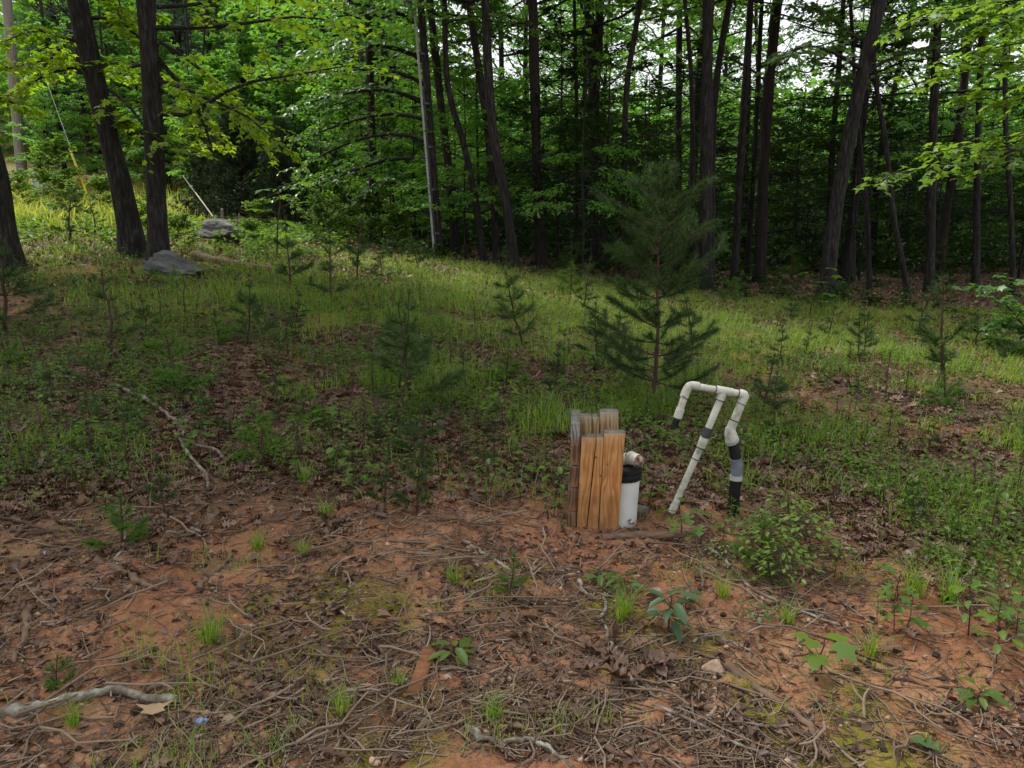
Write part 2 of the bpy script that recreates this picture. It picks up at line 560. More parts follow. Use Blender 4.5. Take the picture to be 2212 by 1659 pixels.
def resample(P, m):
    P = np.asarray(P, float)
    d = np.concatenate([[0], np.cumsum(np.linalg.norm(np.diff(P, axis=0), axis=1))])
    s = np.linspace(0, d[-1], m)
    # smooth Catmull-like: cubic via interpolation of a lightly smoothed path
    return np.stack([np.interp(s, d, P[:, k]) for k in range(3)], 1)


def smooth_path(P, m):
    P = np.asarray(P, float)
    if len(P) > 2:
        for _ in range(2):     # corner cutting that keeps the ends
            Q = [P[0]]
            for a, b in zip(P[:-1], P[1:]):
                Q += [a * .75 + b * .25, a * .25 + b * .75]
            Q.append(P[-1])
            P = np.array(Q)
    return resample(P, m)


# leaf templates: x along the leaf, y across, z up; (verts, tris)
def _fan(outline, zc=0.):
    k = len(outline)
    v = np.array([[.42, 0, zc]] + [[a, b, c] for a, b, c in outline])
    t = np.array([[0, i + 1, (i + 1) % k + 1] for i in range(k)])
    return v, t


LEAF = {
    'rhomb': (np.array([[0, 0, 0], [.45, .5, .12], [1, 0, -.10], [.45, -.5, .12]]), np.array([[0, 2, 1], [0, 3, 2]])),
    'oval': (np.array([[0, 0, 0], [.28, .42, .10], [.68, .40, .06], [1, 0, -.12], [.68, -.40, .06], [.28, -.42, .10], [.5, 0, 0]]),
             np.array([[0, 6, 1], [1, 6, 2], [2, 6, 3], [3, 6, 4], [4, 6, 5], [5, 6, 0]])),
    'maple': _fan([(0, 0, 0), (.02, .40, -.02), (.30, .30, .02), (.52, .62, -.06), (.62, .24, .02), (1.0, 0, -.12),
                   (.62, -.24, .02), (.52, -.62, -.06), (.30, -.30, .02), (.02, -.40, -.02)], .03),
    'oaklobe': _fan([(0, 0, 0), (.18, .14, .06), (.22, .34, .10), (.38, .12, .03), (.50, .42, .12), (.64, .13, .02), (.80, .28, .06), (1, 0, -.05),
                     (.80, -.28, .06), (.64, -.13, .02), (.50, -.42, .12), (.38, -.12, .03), (.22, -.34, .10), (.18, -.14, .06)], 0.),
}


def leaves(mb, P, D, U, L, W, shape='rhomb', var=None, curl=None):
    """P base points, D directions, U approximate normals, L lengths, W width ratio"""
    P = np.asarray(P, float).reshape(-1, 3)
    D = unit(np.asarray(D, float).reshape(-1, 3))
    U = np.asarray(U, float).reshape(-1, 3)
    S = unit(np.cross(U, D))
    U = np.cross(D, S)
    n = len(P)
    L = np.broadcast_to(np.asarray(L, float), (n,))
    W = np.broadcast_to(np.asarray(W, float), (n,))
    v, t = LEAF[shape]
    z = v[None, :, 2]
    if curl is not None:
        z = z + np.broadcast_to(curl, (n,))[:, None] * (v[None, :, 1] ** 2 * 2.2 + (v[None, :, 0] - .5) ** 2 * .8)
    V = P[:, None] + L[:, None, None] * (v[None, :, 0:1] * D[:, None] + (v[None, :, 1] * W[:, None])[:, :, None] * S[:, None] + z[:, :, None] * U[:, None])
    Tt = (np.arange(n)[:, None, None] * len(v) + t[None]).reshape(-1, 3)
    mb.add(V, Tt, None, None if var is None else np.repeat(np.broadcast_to(var, (n,)), len(v)))


def needles(mb, P, D, L, w, var, rng):
    P = np.asarray(P).reshape(-1, 3)
    D = unit(np.asarray(D).reshape(-1, 3))
    n = len(P)
    S = unit(np.cross(D, rng.normal(size=(n, 3))))
    L = np.broadcast_to(L, (n,))[:, None]
    V = np.stack([P - S * w / 2, P + S * w / 2, P + D * L + np.array([0, 0, -.004])], 1)
    mb.add(V, np.arange(n * 3).reshape(-1, 3), None, np.repeat(var, 3))


def foliage(wood, leaf, LP, r0, rng, twigs=12, tlen=None, per=9, shape='rhomb', size=.12, width=.55, flat=.35, t0=.25, droop=.15, sides=5, twig_r=.006, updown=.12):
    """limbs (n,m,3) -> limb tubes, side twigs in flat sprays, leaves along the twigs"""
    LP = np.asarray(LP, float)
    n, m, _ = LP.shape
    r0 = np.broadcast_to(np.asarray(r0, float), (n,))
    tubes(wood, LP, r0[:, None] * np.linspace(1, .18, m)[None], sides)
    Ln = np.linalg.norm(np.diff(LP, axis=1), axis=2).sum(1)
    if tlen is None:
        tlen = .32
    tt = np.linspace(t0, 1, twigs)[None] + rng.uniform(-.03, .03, (n, twigs))
    tt = np.clip(tt, 0, 1)
    f = tt * (m - 1)
    i0 = np.clip(np.floor(f).astype(int), 0, m - 2)
    fr = (f - i0)[..., None]
    rows = np.arange(n)[:, None]
    A = LP[rows, i0] * (1 - fr) + LP[rows, i0 + 1] * fr
    T = unit(LP[rows, i0 + 1] - LP[rows, i0])
    side = unit(np.cross(T, np.array([0, 0, 1.])) + 1e-6)
    sgn = np.where((np.arange(twigs)[None] + rng.randint(0, 2, (n, 1))) % 2 == 0, 1., -1.)[..., None]
    k = rng.uniform(.35, 1.1, (n, twigs, 1))
    D = unit(T * k + side * sgn + np.stack([np.zeros((n, twigs)), np.zeros((n, twigs)), rng.normal(updown, .28, (n, twigs))], -1))
    tl = Ln[:, None] * tlen * (1.15 - .6 * tt) * rng.uniform(.6, 1.25, (n, twigs))
    tl = np.maximum(tl, size * 1.5)
    E = A + D * tl[..., None]
    E[..., 2] -= droop * tl
    Md = A + D * tl[..., None] * .5
    TP = np.stack([A, Md, E], 2).reshape(-1, 3, 3)
    nr = np.full(len(TP), twig_r)
    tubes(wood, TP, nr[:, None] * np.array([1, .8, .3])[None], 3)
    nt = len(TP)
    s = np.linspace(.12, 1.0, per)[None] + rng.uniform(-.06, .06, (nt, per))
    s = np.clip(s, .03, 1)
    a = TP[:, 0][:, None] + (TP[:, 1] - TP[:, 0])[:, None] * np.clip(s * 2, 0, 1)[..., None] + (TP[:, 2] - TP[:, 1])[:, None] * np.clip(s * 2 - 1, 0, 1)[..., None]
    td = unit(TP[:, 2] - TP[:, 0])[:, None]
    sd = unit(np.cross(td, np.array([0, 0, 1.])) + 1e-6)
    sg = np.where((np.arange(per)[None] + rng.randint(0, 2, (nt, 1))) % 2 == 0, 1., -1.)[..., None]
    d = unit(td * rng.uniform(.3, 1.2, (nt, per, 1)) + sd * sg * rng.uniform(.5, 1.2, (nt, per, 1)) + rng.normal(0, .22, (nt, per, 3)) + np.array([0, 0, -.18]))
    u = np.array([0, 0, 1.]) + rng.normal(0, flat, (nt, per, 3))
    Ls = size * rng.uniform(.65, 1.25, (nt, per))
    cl = rng.uniform(0, .5, (n, 1, 1)) + rng.uniform(0, .5, (n, twigs, per))
    leaves(leaf, a + rng.normal(0, size * .2, a.shape), d, u, Ls.ravel(), width, shape, cl.ravel())


def limbs_on_axis(rng, n, H, R, z0=0., el=(5, 50), m=6, profile=None, sag=.12, axis=None):
    """limb centre lines leaving a vertical axis"""
    z = np.sort(rng.uniform(0, 1, n)) ** .95
    az = np.arange(n) * 2.39996 + rng.uniform(-.5, .5, n)
    prof = profile(z) if profile else np.sin(np.clip(z * 1.0 + .18, 0, 1.0) * math.pi) ** .7 + .12
    L = R * prof * rng.uniform(.7, 1.15, n)
    e = np.radians(el[0] + (el[1] - el[0]) * z + rng.normal(0, 8, n))
    t = np.linspace(0, 1, m)[None]
    az_t = az[:, None] + rng.normal(0, .25, (n, 1)) * t
    hor = L[:, None] * np.cos(e)[:, None] * t
    ver = L[:, None] * (np.sin(e)[:, None] * t - sag * t ** 2) + rng.normal(0, .03, (n, m)) * L[:, None] * t
    X = hor * np.cos(az_t) + rng.normal(0, .02, (n, m)) * L[:, None] * t
    Yy = hor * np.sin(az_t) + rng.normal(0, .02, (n, m)) * L[:, None] * t
    Z = z0 + (z * H)[:, None] + ver
    if axis is not None:
        o = axis(z0 + z * H)
        X = X + o[:, 0:1]
        Yy = Yy + o[:, 1:2]
    return np.stack([X, Yy, Z], -1)


# ------------------------------------------------------------------ the ground
def mould_mask(x, y):
    """where leaf mould covers the clay"""
    n = vnoise(x, y, 1.1, 5) * .7 + vnoise(x, y, .35, 6) * .3
    edge = 3.55 + .55 * np.sin(x * 1.3 + 1) + 1.2 * sstep(1.0, 3.0, x) * -1 + .4 * sstep(-1.5, -3.5, x) * -1
    m = sstep(edge - .5, edge + 1.3, y) * sstep(.20, .55, n + .12)
    wood = sstep(14.0, 16.0, y + .25 * (x - 5) * (x > 5)) * (x > -4.5)
    bank = sstep(-5.5, -7.5, x) * sstep(16, 19, y)
    return np.clip(np.maximum(m, wood) * (1 - bank), 0, 1)


def sward_mask(x, y):
    n = vnoise(x, y, .9, 8)
    a = sstep(6, 9, y) * sstep(16.5, 14.5, y) * sstep(-6.5, -2.5, x) * sstep(6.5, 3.0, x) * sstep(.2, .6, n) * .75
    b = sstep(-5.5, -8, x) * sstep(15.5, 20, y) * .9
    b = b * (1 - sstep(.62, .70, vnoise(x, y, 3.1, 9)) * .6)
    track = sstep(20.5, 21.2, y) * sstep(24.5, 23.8, y) * (x < -6)
    return np.clip(np.maximum(a, b * (1 - .85 * track)), 0, 1)


def moss_mask(x, y):
    m = np.zeros_like(x)
    for px, py, r in MOSS:
        c = gp(px, py)
        d = np.hypot((x - c[0]), (y - c[1]) * .8)
        m = np.maximum(m, sstep(r * 1.35, r * .55, d + .18 * (vnoise(x, y, .16, 12) - .5)))
    return m


MOSS = [(690, 1325, .30), (600, 1320, .16), (790, 1330, .16), (1110, 1260, .16), (1020, 1270, .10), (850, 1630, .16), (1440, 1410, .24), (1640, 1590, .14), (1290, 1330, .14), (1890, 1580, .18)]


def build_ground():
    na_f, na_c = 420, 60
    a = np.concatenate([np.linspace(-.86, .86, na_f), np.linspace(.86, 2 * math.pi - .86, na_c + 2)[1:-1]])
    r = np.concatenate([[.25], np.geomspace(.9, 30, 430), np.geomspace(30, 500, 40)[1:]])
    A, Rr = np.meshgrid(a, r)
    x, y = Rr * np.sin(A), Rr * np.cos(A)
    z = hfun(x, y)
    near = sstep(16, 6, Rr)
    z = z + near * (.024 * (vnoise(x, y, .16, 3) - .5) + .018 * (vnoise(x, y, .06, 4) - .5) + .008 * (vnoise(x, y, .025, 16) - .5))
    z = np.where(Rr < .5, hfun(0 * x, 0 * y + .25), z)
    nr, na = x.shape
    V = np.stack([x, y, z], -1).reshape(-1, 3)
    i = np.arange(nr - 1)[:, None] * na
    j = np.arange(na)[None]
    j2 = (j + 1) % na
    Q = np.stack([i + j, i + na + j, i + na + j2, i + j2], -1).reshape(-1, 4)
    mb = MB()
    mb.add(V, None, Q)
    mb.add([[0, 0, float(hfun(0, .25))]])
    c = mb.n - 1
    mb.t.append(np.array([[c, k, (k + 1) % na] for k in range(na)]))
    me = mb.mesh("ground", ground_mat(), smooth=True)
    X, Y = np.append(V[:, 0], 0), np.append(V[:, 1], 0)
    for nm, f in (("mould", mould_mask), ("sward", sward_mask), ("moss", moss_mask)):
        at_ = me.attributes.new(nm, 'FLOAT', 'POINT')
        at_.data.foreach_set("value", f(X, Y).astype(np.float32))
    o = link("ground", me)
    tag(o, "orange clay clearing with leaf mould rising to a grassy bank", "ground", None, "structure")
    return o


build_ground()


# ------------------------------------------------------------------ crowns shared between trees
def make_crown(seed, H, R, n, el, twigs, per, shape, size, width, leafmat, flat=.45, profile=None, sag=.12, limb_r=.045, tlen=.32, barkm='bark', droop=.15, nm="crown"):
    rng = np.random.RandomState(seed)
    w, lf = MB(), MB()
    LP = limbs_on_axis(rng, n, H, R, 0, el, 6, profile, sag)
    L = np.linalg.norm(LP[:, -1] - LP[:, 0], axis=1)
    foliage(w, lf, LP, np.clip(L / R, .3, 1.2) * limb_r, rng, twigs, tlen, per, shape, size, width, flat, droop=droop)
    return w.mesh("branches", M[barkm]), lf.mesh(nm, M[leafmat])


tall = [make_crown(100 + k, 15, 3.3, 44, (0, 55), 10, 16, 'rhomb', .14, .62, 'wood_leaf') for k in range(4)]
tall_oak = [make_crown(120 + k, 14, 3.6, 42, (5, 55), 10, 16, 'rhomb', .14, .5, 'oak') for k in range(2)]
tall_far = [make_crown(130 + k, 13, 3.6, 54, (0, 50), 12, 14, 'rhomb', .17, .7, 'far_leaf') for k in range(3)]
under = [make_crown(140 + k, 3.6, 1.75, 26, (8, 45), 11, 11, 'rhomb', .105, .6, 'wood_leaf', flat=.3, limb_r=.018, profile=lambda z: 1.05 - .75 * z) for k in range(4)]
under_b = [make_crown(150 + k, 3.2, 1.7, 24, (8, 45), 11, 11, 'rhomb', .11, .6, 'far_leaf', flat=.35, limb_r=.016, profile=lambda z: 1.05 - .7 * z) for k in range(2)]
under_shade = [make_crown(155 + k, 3.6, 1.75, 24, (8, 45), 10, 10, 'rhomb', .105, .6, 'brush', flat=.3, limb_r=.018, profile=lambda z: 1.05 - .75 * z) for k in range(2)]  # same saplings, leaves coloured darker to stand for shade under the canopy
shrub_c = [make_crown(160 + k, .9, .75, 20, (20, 60), 9, 9, 'oval', .075, .8, 'weed', flat=.4, limb_r=.008, profile=lambda z: 1.0 - .4 * z) for k in range(3)]
pine_far = []


def pine_fan_crown(seed, H, R, n):
    """far pine: tiers of branches with needle brushes"""
    rng = np.random.RandomState(seed)
    w, lf = MB(), MB()
    LP = limbs_on_axis(rng, n, H, R, 0, (-5, 35), 6, lambda z: 1.05 - .85 * z, .05)
    tubes(w, LP, np.linspace(.035, .008, 6)[None] * np.ones((n, 1)), 4)
    k = 12
    f = rng.uniform(.25, 1, (n, k)) * 5
    i0 = np.clip(f.astype(int), 0, 4)
    fr = (f - i0)[..., None]
    rows = np.arange(n)[:, None]
    A = LP[rows, i0] * (1 - fr) + LP[rows, i0 + 1] * fr + rng.normal(0, .14, (n, k, 3)) * [1, 1, .4]
    q = 16
    D = unit(rng.normal(0, 1, (n, k, q, 3)) + np.array([0, 0, .5]) + (unit(LP[:, -1] - LP[:, 0]) * .9)[:, None, None])
    PP = np.broadcast_to(A[:, :, None], D.shape)
    needles(lf, PP, D, rng.uniform(.15, .30, n * k * q), .03, rng.uniform(0, 1, n * k * q), rng)
    return w.mesh("branches", M['pine_bark']), lf.mesh("crown", M['pf'])


M['pf'] = leaf_mat("far_pine_needle", [(0, (.035, .08, .035)), (1, (.065, .125, .05))], trans=.25, gloss=.08)
pine_far = [pine_fan_crown(170 + k, 9, 2.6, 75) for k in range(2)]


def trunk_mesh(P, r0, r1, mat, sides=10, flare=1.9, m=14, seed=0):
    rng = np.random.RandomState(seed)
    C = smooth_path(P, m)
    d = np.linspace(0, 1, m)
    z = C[:, 2] - C[0, 2]
    R = r0 + (r1 - r0) * d
    R = R * (1 + (flare - 1) * np.exp(-np.clip(z, 0, 9) / .28)) * (1 + rng.normal(0, .05, m))
    C = C.copy()
    C[0, 2] -= .15
    mb = MB()
    if sides >= 10:
        C2 = resample(C, 70)
        R2 = np.interp(np.linspace(0, 1, 70), d, R)
        sides = 18
        tubes(mb, C2, R2, sides)
        V = mb.v[0].reshape(70, sides, 3)
        k_, i_ = np.meshgrid(np.arange(sides), np.arange(70))
        rg = vnoise(k_ * 2.0 + seed * 31, i_ * .55 + seed * 7, 1.0, 14) + .5 * vnoise(k_ * .6, i_ * .22 + seed * 3, 1.0, 15)
        fl = 1 + (np.sin(k_ * 2 * math.pi / sides * 5 + seed) * .5 + .2) * .20 * np.exp(-np.clip(C2[:, 2] - C2[0, 2], 0, 9) / .30)[:, None]
        mb.v[0] = (C2[:, None] + (V - C2[:, None]) * (fl * (.90 + .13 * rg))[..., None]).reshape(-1, 3)
    else:
        tubes(mb, C, R, sides)
    return mb.mesh("trunk", mat, smooth=True), C


def tree(label, px, Y, pts, wpx, H=18, crown=None, zc=3.0, cs=(1, 1), mat='bark', group=None, cat="tree", name="tree", limbs=None, seed=1, taper=.35, flare=1.4):
    """trunk through measured points at distance Y, carried on above the frame to height H"""
    base = gY(px, Y)
    P = [base] + [at(a, b, Y + (c[0] if c else 0)) for a, b, *c in pts]
    d = unit(P[-1] - P[-2])
    d = unit(d + np.array([0, 0, .6]))
    if P[-1][2] < base[2] + H - 1:
        P.append(P[-1] + d * (base[2] + H - P[-1][2]) / d[2] * .5)
        P.append(P[-2 + 1] + np.array([d[0] * .3, d[1] * .3, 1]) * (base[2] + H - P[-1][2]))
    P = np.array(P)
    r0 = wpx * .86 / F * Y / 2
    t = thing(name, label, cat, base, 0, group)
    me, C = trunk_mesh(P - base, r0, r0 * taper, M[mat], seed=seed, flare=flare, m=26)
    link("trunk", me, t)
    if crown:
        i = int(np.argmin(np.abs(C[:, 2] - zc)))
        rng = np.random.RandomState(seed)
        rz = rng.uniform(0, 6.28)
        s = (cs[0], cs[0], cs[1])
        tag(link("branches", crown[0], t, C[i], rz, s), kind="stuff")
        link("crown", crown[1], t, C[i], rz, s)
    return t, base, C


def add_sprays(t, base, polys, Y, r, leafmat, shape, size, width, twigs, per, tlen, seed, depth=.6, flat=.35, droop=.25, barkm='bark', nm='branch'):
    """measured limbs of one tree: every limb its own part, with the leaves it carries"""
    rng = np.random.RandomState(seed)
    for k, poly in enumerate(polys):
        dz = rng.uniform(-depth, depth)
        n = len(poly)
        LP = np.array([at(a, b, Y + dz * i / max(1, n - 1)) for i, (a, b) in enumerate(poly)])
        LP = smooth_path(LP, 8) - base
        w, lf = MB(), MB()
        foliage(w, lf, LP[None], r, rng, twigs, tlen, per, shape, size, width, flat, droop=droop, sides=6, t0=.2)
        b = link(nm, w.mesh("branch", M[barkm], smooth=True), t)
        link("foliage", lf.mesh("foliage", M[leafmat]), b)


# ------------------------------------------------------------------ the two maples and the trunk by the left edge
tA, bA, cA = tree("leaning dark maple trunk, bowed, left of the straight black trunk", 290, 12.2, [(268, 420), (232, 290), (200, 150), (165, 0)], 52, 15, None, name="maple_tree", seed=3, taper=.5)
tB, bB, cB = tree("straight black maple trunk with bare crooked side limbs, beside leaning maple", 343, 11.5, [(336, 380), (328, 200), (314, 0)], 47, 16, None, name="maple_tree", seed=4, taper=.5)
tC, bC, cC = tree("thick dark trunk leaning out past the left edge, foot in undergrowth", 15, 10.5, [(-8, 420), (-45, 250), (-100, 0)], 66, 15, None, name="maple_tree", seed=5, taper=.5)
add_sprays(tB, bB, [
    [(350, 247), (405, 250), (450, 222), (520, 178), (620, 165), (760, 140)],
    [(345, 175), (400, 190), (450, 215), (540, 250), (610, 320)],
    [(345, 90), (410, 130), (480, 190), (560, 290)],
    [(340, 15), (400, 12), (460, 5), (560, -30), (640, -40)],
    [(340, 60), (430, 60), (540, 50), (660, 30), (760, 60)],
    [(345, 130), (420, 220), (450, 290), (455, 330)],
    [(330, 142), (300, 140), (270, 150), (240, 172)],
    [(335, 125), (300, 80), (262, 50), (250, 10)],
], 11.5, .035, 'maple', 'maple', .10, 1.0, 15, 13, .30, 21, depth=1.8)
add_sprays(tA, bA, [
    [(205, 150), (165, 145), (130, 150), (80, 172), (0, 215)],
    [(195, 100), (150, 85), (80, 60), (10, 90)],
    [(190, 38), (270, 40), (340, 36)],
    [(185, 60), (120, 110), (60, 190)],
    [(242, 272), (258, 266), (276, 264)],
    [(225, 190), (270, 215), (330, 300), (400, 320)],
], 12.2, .03, 'maple', 'maple', .10, 1.0, 13, 12, .30, 22, depth=1.6)
add_sprays(tC, bC, [
    [(-60, 150), (0, 150), (60, 140), (130, 120)],
    [(-60, 200), (0, 210), (60, 235)],
], 10.5, .03, 'maple', 'maple', .10, 1.0, 12, 11, .30, 23, depth=1.0)
maple_top = [make_crown(180 + k, 8, 4.2, 32, (0, 55), 12, 13, 'rhomb', .13, .85, 'maple', limb_r=.05) for k in range(2)]
for (t_, c_, k_) in ((tA, cA, 0), (tB, cB, 1), (tC, cC, 0)):
    i_ = int(np.argmin(np.abs(c_[:, 2] - 6.2)))
    link("branches", maple_top[k_][0], t_, c_[i_], k_ * 2.)
    link("crown", maple_top[k_][1], t_, c_[i_], k_ * 2.)

# ------------------------------------------------------------------ trees of the wood edge, each measured
T1 = "trees along the wood edge"
tE, bE, cE = tree("dark oak trunk just right of the utility pole, long limbs over the clearing", 986, 18.8, [(974, 400), (955, 250), (934, 60), (928, 0)], 22, 17, tall_oak[0], 5.5, name="oak_tree", seed=31)
add_sprays(tE, bE, [
    [(925, 140), (880, 108), (800, 95), (740, 85), (680, 120)],
    [(932, 310), (870, 285), (790, 295), (700, 330), (640, 370)],
    [(935, 345), (850, 338), (760, 370), (680, 400), (620, 430)],
    [(915, 60), (870, 30), (800, 10), (720, 5)],
    [(935, 425), (885, 405), (840, 388), (780, 420)],
    [(930, 230), (850, 190), (740, 200), (640, 230)],
    [(928, 190), (860, 150), (760, 150), (650, 160)],
    [(930, 260), (840, 240), (730, 270), (650, 300)],
], 18.5, .06, 'oak', 'oval', .14, .62, 18, 15, .30, 41, depth=2.6)
tree("curved slender trunk of the leaning clump behind the utility pole", 1048, 17.2, [(1010, 330), (975, 230), (962, 160), (960, 0)], 17, 14, tall[0], 5, name="tree", seed=32, cs=(.8, .8))
tree("crooked forked trunk in the clump, right of the curved slender one", 1075, 17.5, [(1060, 330), (1040, 180), (1010, 0)], 20, 15, tall[1], 4.5, name="tree", seed=33)
tree("leaning dark trunk with swept base at the right of the clump", 1112, 16.4, [(1095, 440), (1065, 300), (1055, 170), (1048, 0)], 26, 15, tall[2], 5, name="tree", seed=34, cs=(.9, .9))
tree("reddish dark pine trunk standing plumb beside the pale arching leaves", 1170, 17.8, [(1158, 300), (1150, 0)], 27, 19, tall[3], 5.5, mat='pine_bark', name="pine_tree", seed=35)
tI, bI, cI = tree("tall trunk forking into two near the top of the picture", 1292, 21, [(1288, 350), (1282, 190), (1270, 0)], 31, 20, tall[0], 6.5, name="tree", seed=36)
fk = MB()
tubes(fk, np.array([at(1284, 215, 21), at(1292, 120, 21), at(1296, 0, 21), at(1302, -160, 21)]) - bI, np.array([.13, .12, .11, .08]), 9)
link("branch", fk.mesh("branch", M['bark'], smooth=True), tI)
tree("thin trunk bending right, left of the tall young pine", 1342, 18.5, [(1350, 250), (1356, 150), (1375, 60)], 17, 15, tall[1], 5.5, name="tree", seed=37, cs=(.8, .9))
tree("plain grey trunk behind the top of the young pine", 1464, 24, [(1466, 200), (1468, 0)], 19, 19, tall[2], 6.5, name="tree", seed=38)
tree("thickest black trunk, upright, in the middle of the dark wood", 1523, 17.4, [(1526, 300), (1530, 0)], 33, 20, tall_oak[1], 6.2, name="oak_tree", seed=39)
tree("skinny black trunk touching the thickest black trunk", 1500, 17.9, [(1497, 350), (1494, 150), (1478, 0)], 13, 14, tall[3], 6.5, name="tree", seed=40, cs=(.7, .8))
tree("black limb-like trunk leaning right behind the thickest black trunk", 1535, 19.5, [(1538, 250), (1552, 130), (1578, 0)], 20, 17, tall[0], 6.5, name="tree", seed=42)
tree("slim trunk leaning right, one step right of the thickest black trunk", 1586, 20, [(1600, 330), (1612, 160), (1622, 0)], 19, 18, tall[1], 6.5, name="tree", seed=43)
tree("straight leaning pair trunk, the thicker grey one", 1640, 21, [(1652, 300), (1666, 120), (1680, 0)], 29, 20, tall[2], 7, mat='pine_bark', name="pine_tree", seed=44)
tree("thinner companion stem left of the thicker grey leaning trunk", 1612, 21.5, [(1630, 350), (1640, 120), (1646, 0)], 14, 16, tall[3], 7, name="tree", seed=45, cs=(.8, .9))
tN, bN, cN = tree("big leaning trunk with pale bare limbs, foot at the clearing's edge", 1783, 15.8, [(1800, 480), (1830, 320), (1868, 130), (1905, 0)], 36, 18, tall_oak[0], 7.0, name="oak_tree", seed=46)
add_sprays(tN, bN, [
    [(1868, 150), (1900, 90), (1960, 55), (2060, 45), (2160, 30)],
    [(1860, 165), (1920, 125), (1990, 105), (2070, 85)],
    [(1880, 95), (1830, 70), (1790, 30), (1740, 10)],
    [(1850, 190), (1820, 165)],
    [(1862, 150), (1800, 110), (1740, 95), (1690, 120)],
], 15.8, .045, 'oak', 'oval', .13, .6, 14, 12, .3, 47, depth=1.5)
tree("wavy thin black trunk right of the big leaning oak", 1965, 16.6, [(1925, 450), (1918, 330), (1898, 220), (1886, 150), (1890, 0)], 14, 12, tall[0], 6, name="tree", seed=48, cs=(.7, .7))
tree("slim trunk seen just left of the big leaning oak", 1788, 22, [(1796, 330), (1812, 150), (1822, 0)], 15, 17, tall[1], 7, name="tree", seed=49)
tree("upright grey trunk behind the bright maple sprays", 2008, 18.2, [(2014, 300), (2028, 0)], 23, 18, tall[2], 6, name="tree", seed=50)
tree("dark trunk deep behind the bright maple sprays, further right", 2108, 18.5, [(2112, 300), (2124, 0)], 17, 17, tall[3], 6, name="tree", seed=51)
tree("thin dark trunk by the right edge above the low maple shrub", 2190, 17, [(2182, 400), (2172, 300), (2170, 0)], 13, 15, tall[0], 6, name="tree", seed=52)
tree("thin stem crossing low behind the wavy black trunk", 1880, 19, [(1872, 420), (1850, 260)], 12, 13, tall[1], 6, name="tree", seed=53, cs=(.7, .8))
tree("faint pale stem rising from the pale arching leaves", 1245, 19.5, [(1248, 300), (1240, 0)], 11, 14, tall[2], 6, name="tree", seed=54, cs=(.7, .8))

# the wood behind: trunks and crowns nobody could tell apart
rngF = np.random.RandomState(77)
spots = []
tries = 0
while len(spots) < 38 and tries < 6000:
    tries += 1
    y = rngF.uniform(21, 56)
    x = rngF.uniform(-.28, .86) * y + rngF.uniform(-1, 1)
    gap = CX + F * x / (y * cp)
    if 1660 < gap < 1815 or 1985 < gap < 2030 or 870 < gap < 935:
        continue
    if x < -6 and y < 30:
        continue
    if all((x - a) ** 2 + (y - b) ** 2 > 5.5 for a, b in spots):
        spots.append((x, y))
tk = []
for k in range(4):
    H = 18
    P = np.array([[0, 0, 0], [rngF.normal(0, .15), rngF.normal(0, .15), 5], [rngF.normal(0, .4), rngF.normal(0, .4), 11], [rngF.normal(0, .6), rngF.normal(0, .6), H]])
    tk.append(trunk_mesh(P, .15, .05, M['bark' if k % 2 else 'pine_bark'], sides=8, seed=k)[0])


def simple_tree(x, y, crown, zc, s, label, group, name="tree", hs=1.0, tkm=None, cat="tree"):
    z = float(hfun(x, y))
    t = thing(name, label, cat, (x, y, z), rngF.uniform(0, 6.28), group, s)
    link("trunk", tkm or tk[rngF.randint(4)], t)
    tag(link("branches", crown[0], t, (0, 0, zc), rngF.uniform(0, 6.28), (1, 1, hs)), kind="stuff")
    o = link("crown", crown[1], t, (0, 0, zc), 0, (1, 1, hs))
    o.rotation_euler = t.children[1].rotation_euler
    return t


pool = tall + tall_far
for x, y in spots:
    simple_tree(x, y, pool[rngF.randint(len(pool))], rngF.uniform(2.5, 5.5), rngF.uniform(.8, 1.15),
                "slender tree standing deep in the dark wood behind the edge trunks", "trees deep in the wood")
# understorey saplings in the wood
spots2 = []
tries = 0
while len(spots2) < 105 and tries < 6000:
    tries += 1
    y = rngF.uniform(15.8, 46)
    x = rngF.uniform(-.16, .80) * y
    if x > 3 and (y < 20.5 or rngF.rand() < .5):
        continue
    edge = 16.0 + max(0, -x) * .4
    if y < edge:
        continue
    if all((x - a) ** 2 + (y - b) ** 2 > 1.2 for a, b in spots2):
        spots2.append((x, y))
tk2 = trunk_mesh(np.array([[0, 0, 0], [.05, .02, 1.5], [-.04, .05, 3], [.02, 0, 4.9]]), .03, .008, M['bark'], sides=6, flare=1.2, m=8)[0]
for x, y in spots2:
    near = y < 18
    simple_tree(x, y, under_shade[rngF.randint(2)] if x > .5 else under[rngF.randint(4)], rngF.uniform(.7, 1.6), rngF.uniform(.6, .95) if near else rngF.uniform(.8, 1.5),
                "leafy understorey sapling among the trunks of the dark wood", "understorey saplings in the wood", name="sapling", tkm=tk2, cat="sapling")
# maples standing left of the frame, whose shade falls over the left of the clearing
for k, (x, y, sc) in enumerate(((-7.6, 7.4, 1.3), (-9.8, 10.6, 1.3))):
    t_ = simple_tree(x, y, maple_top[k % 2], 3.4, sc, ("maple standing out of frame beside the left clearing", "taller maple standing out of frame behind the first", "smaller maple standing out of frame nearest the camera")[k], None, "maple_tree", 1.0)
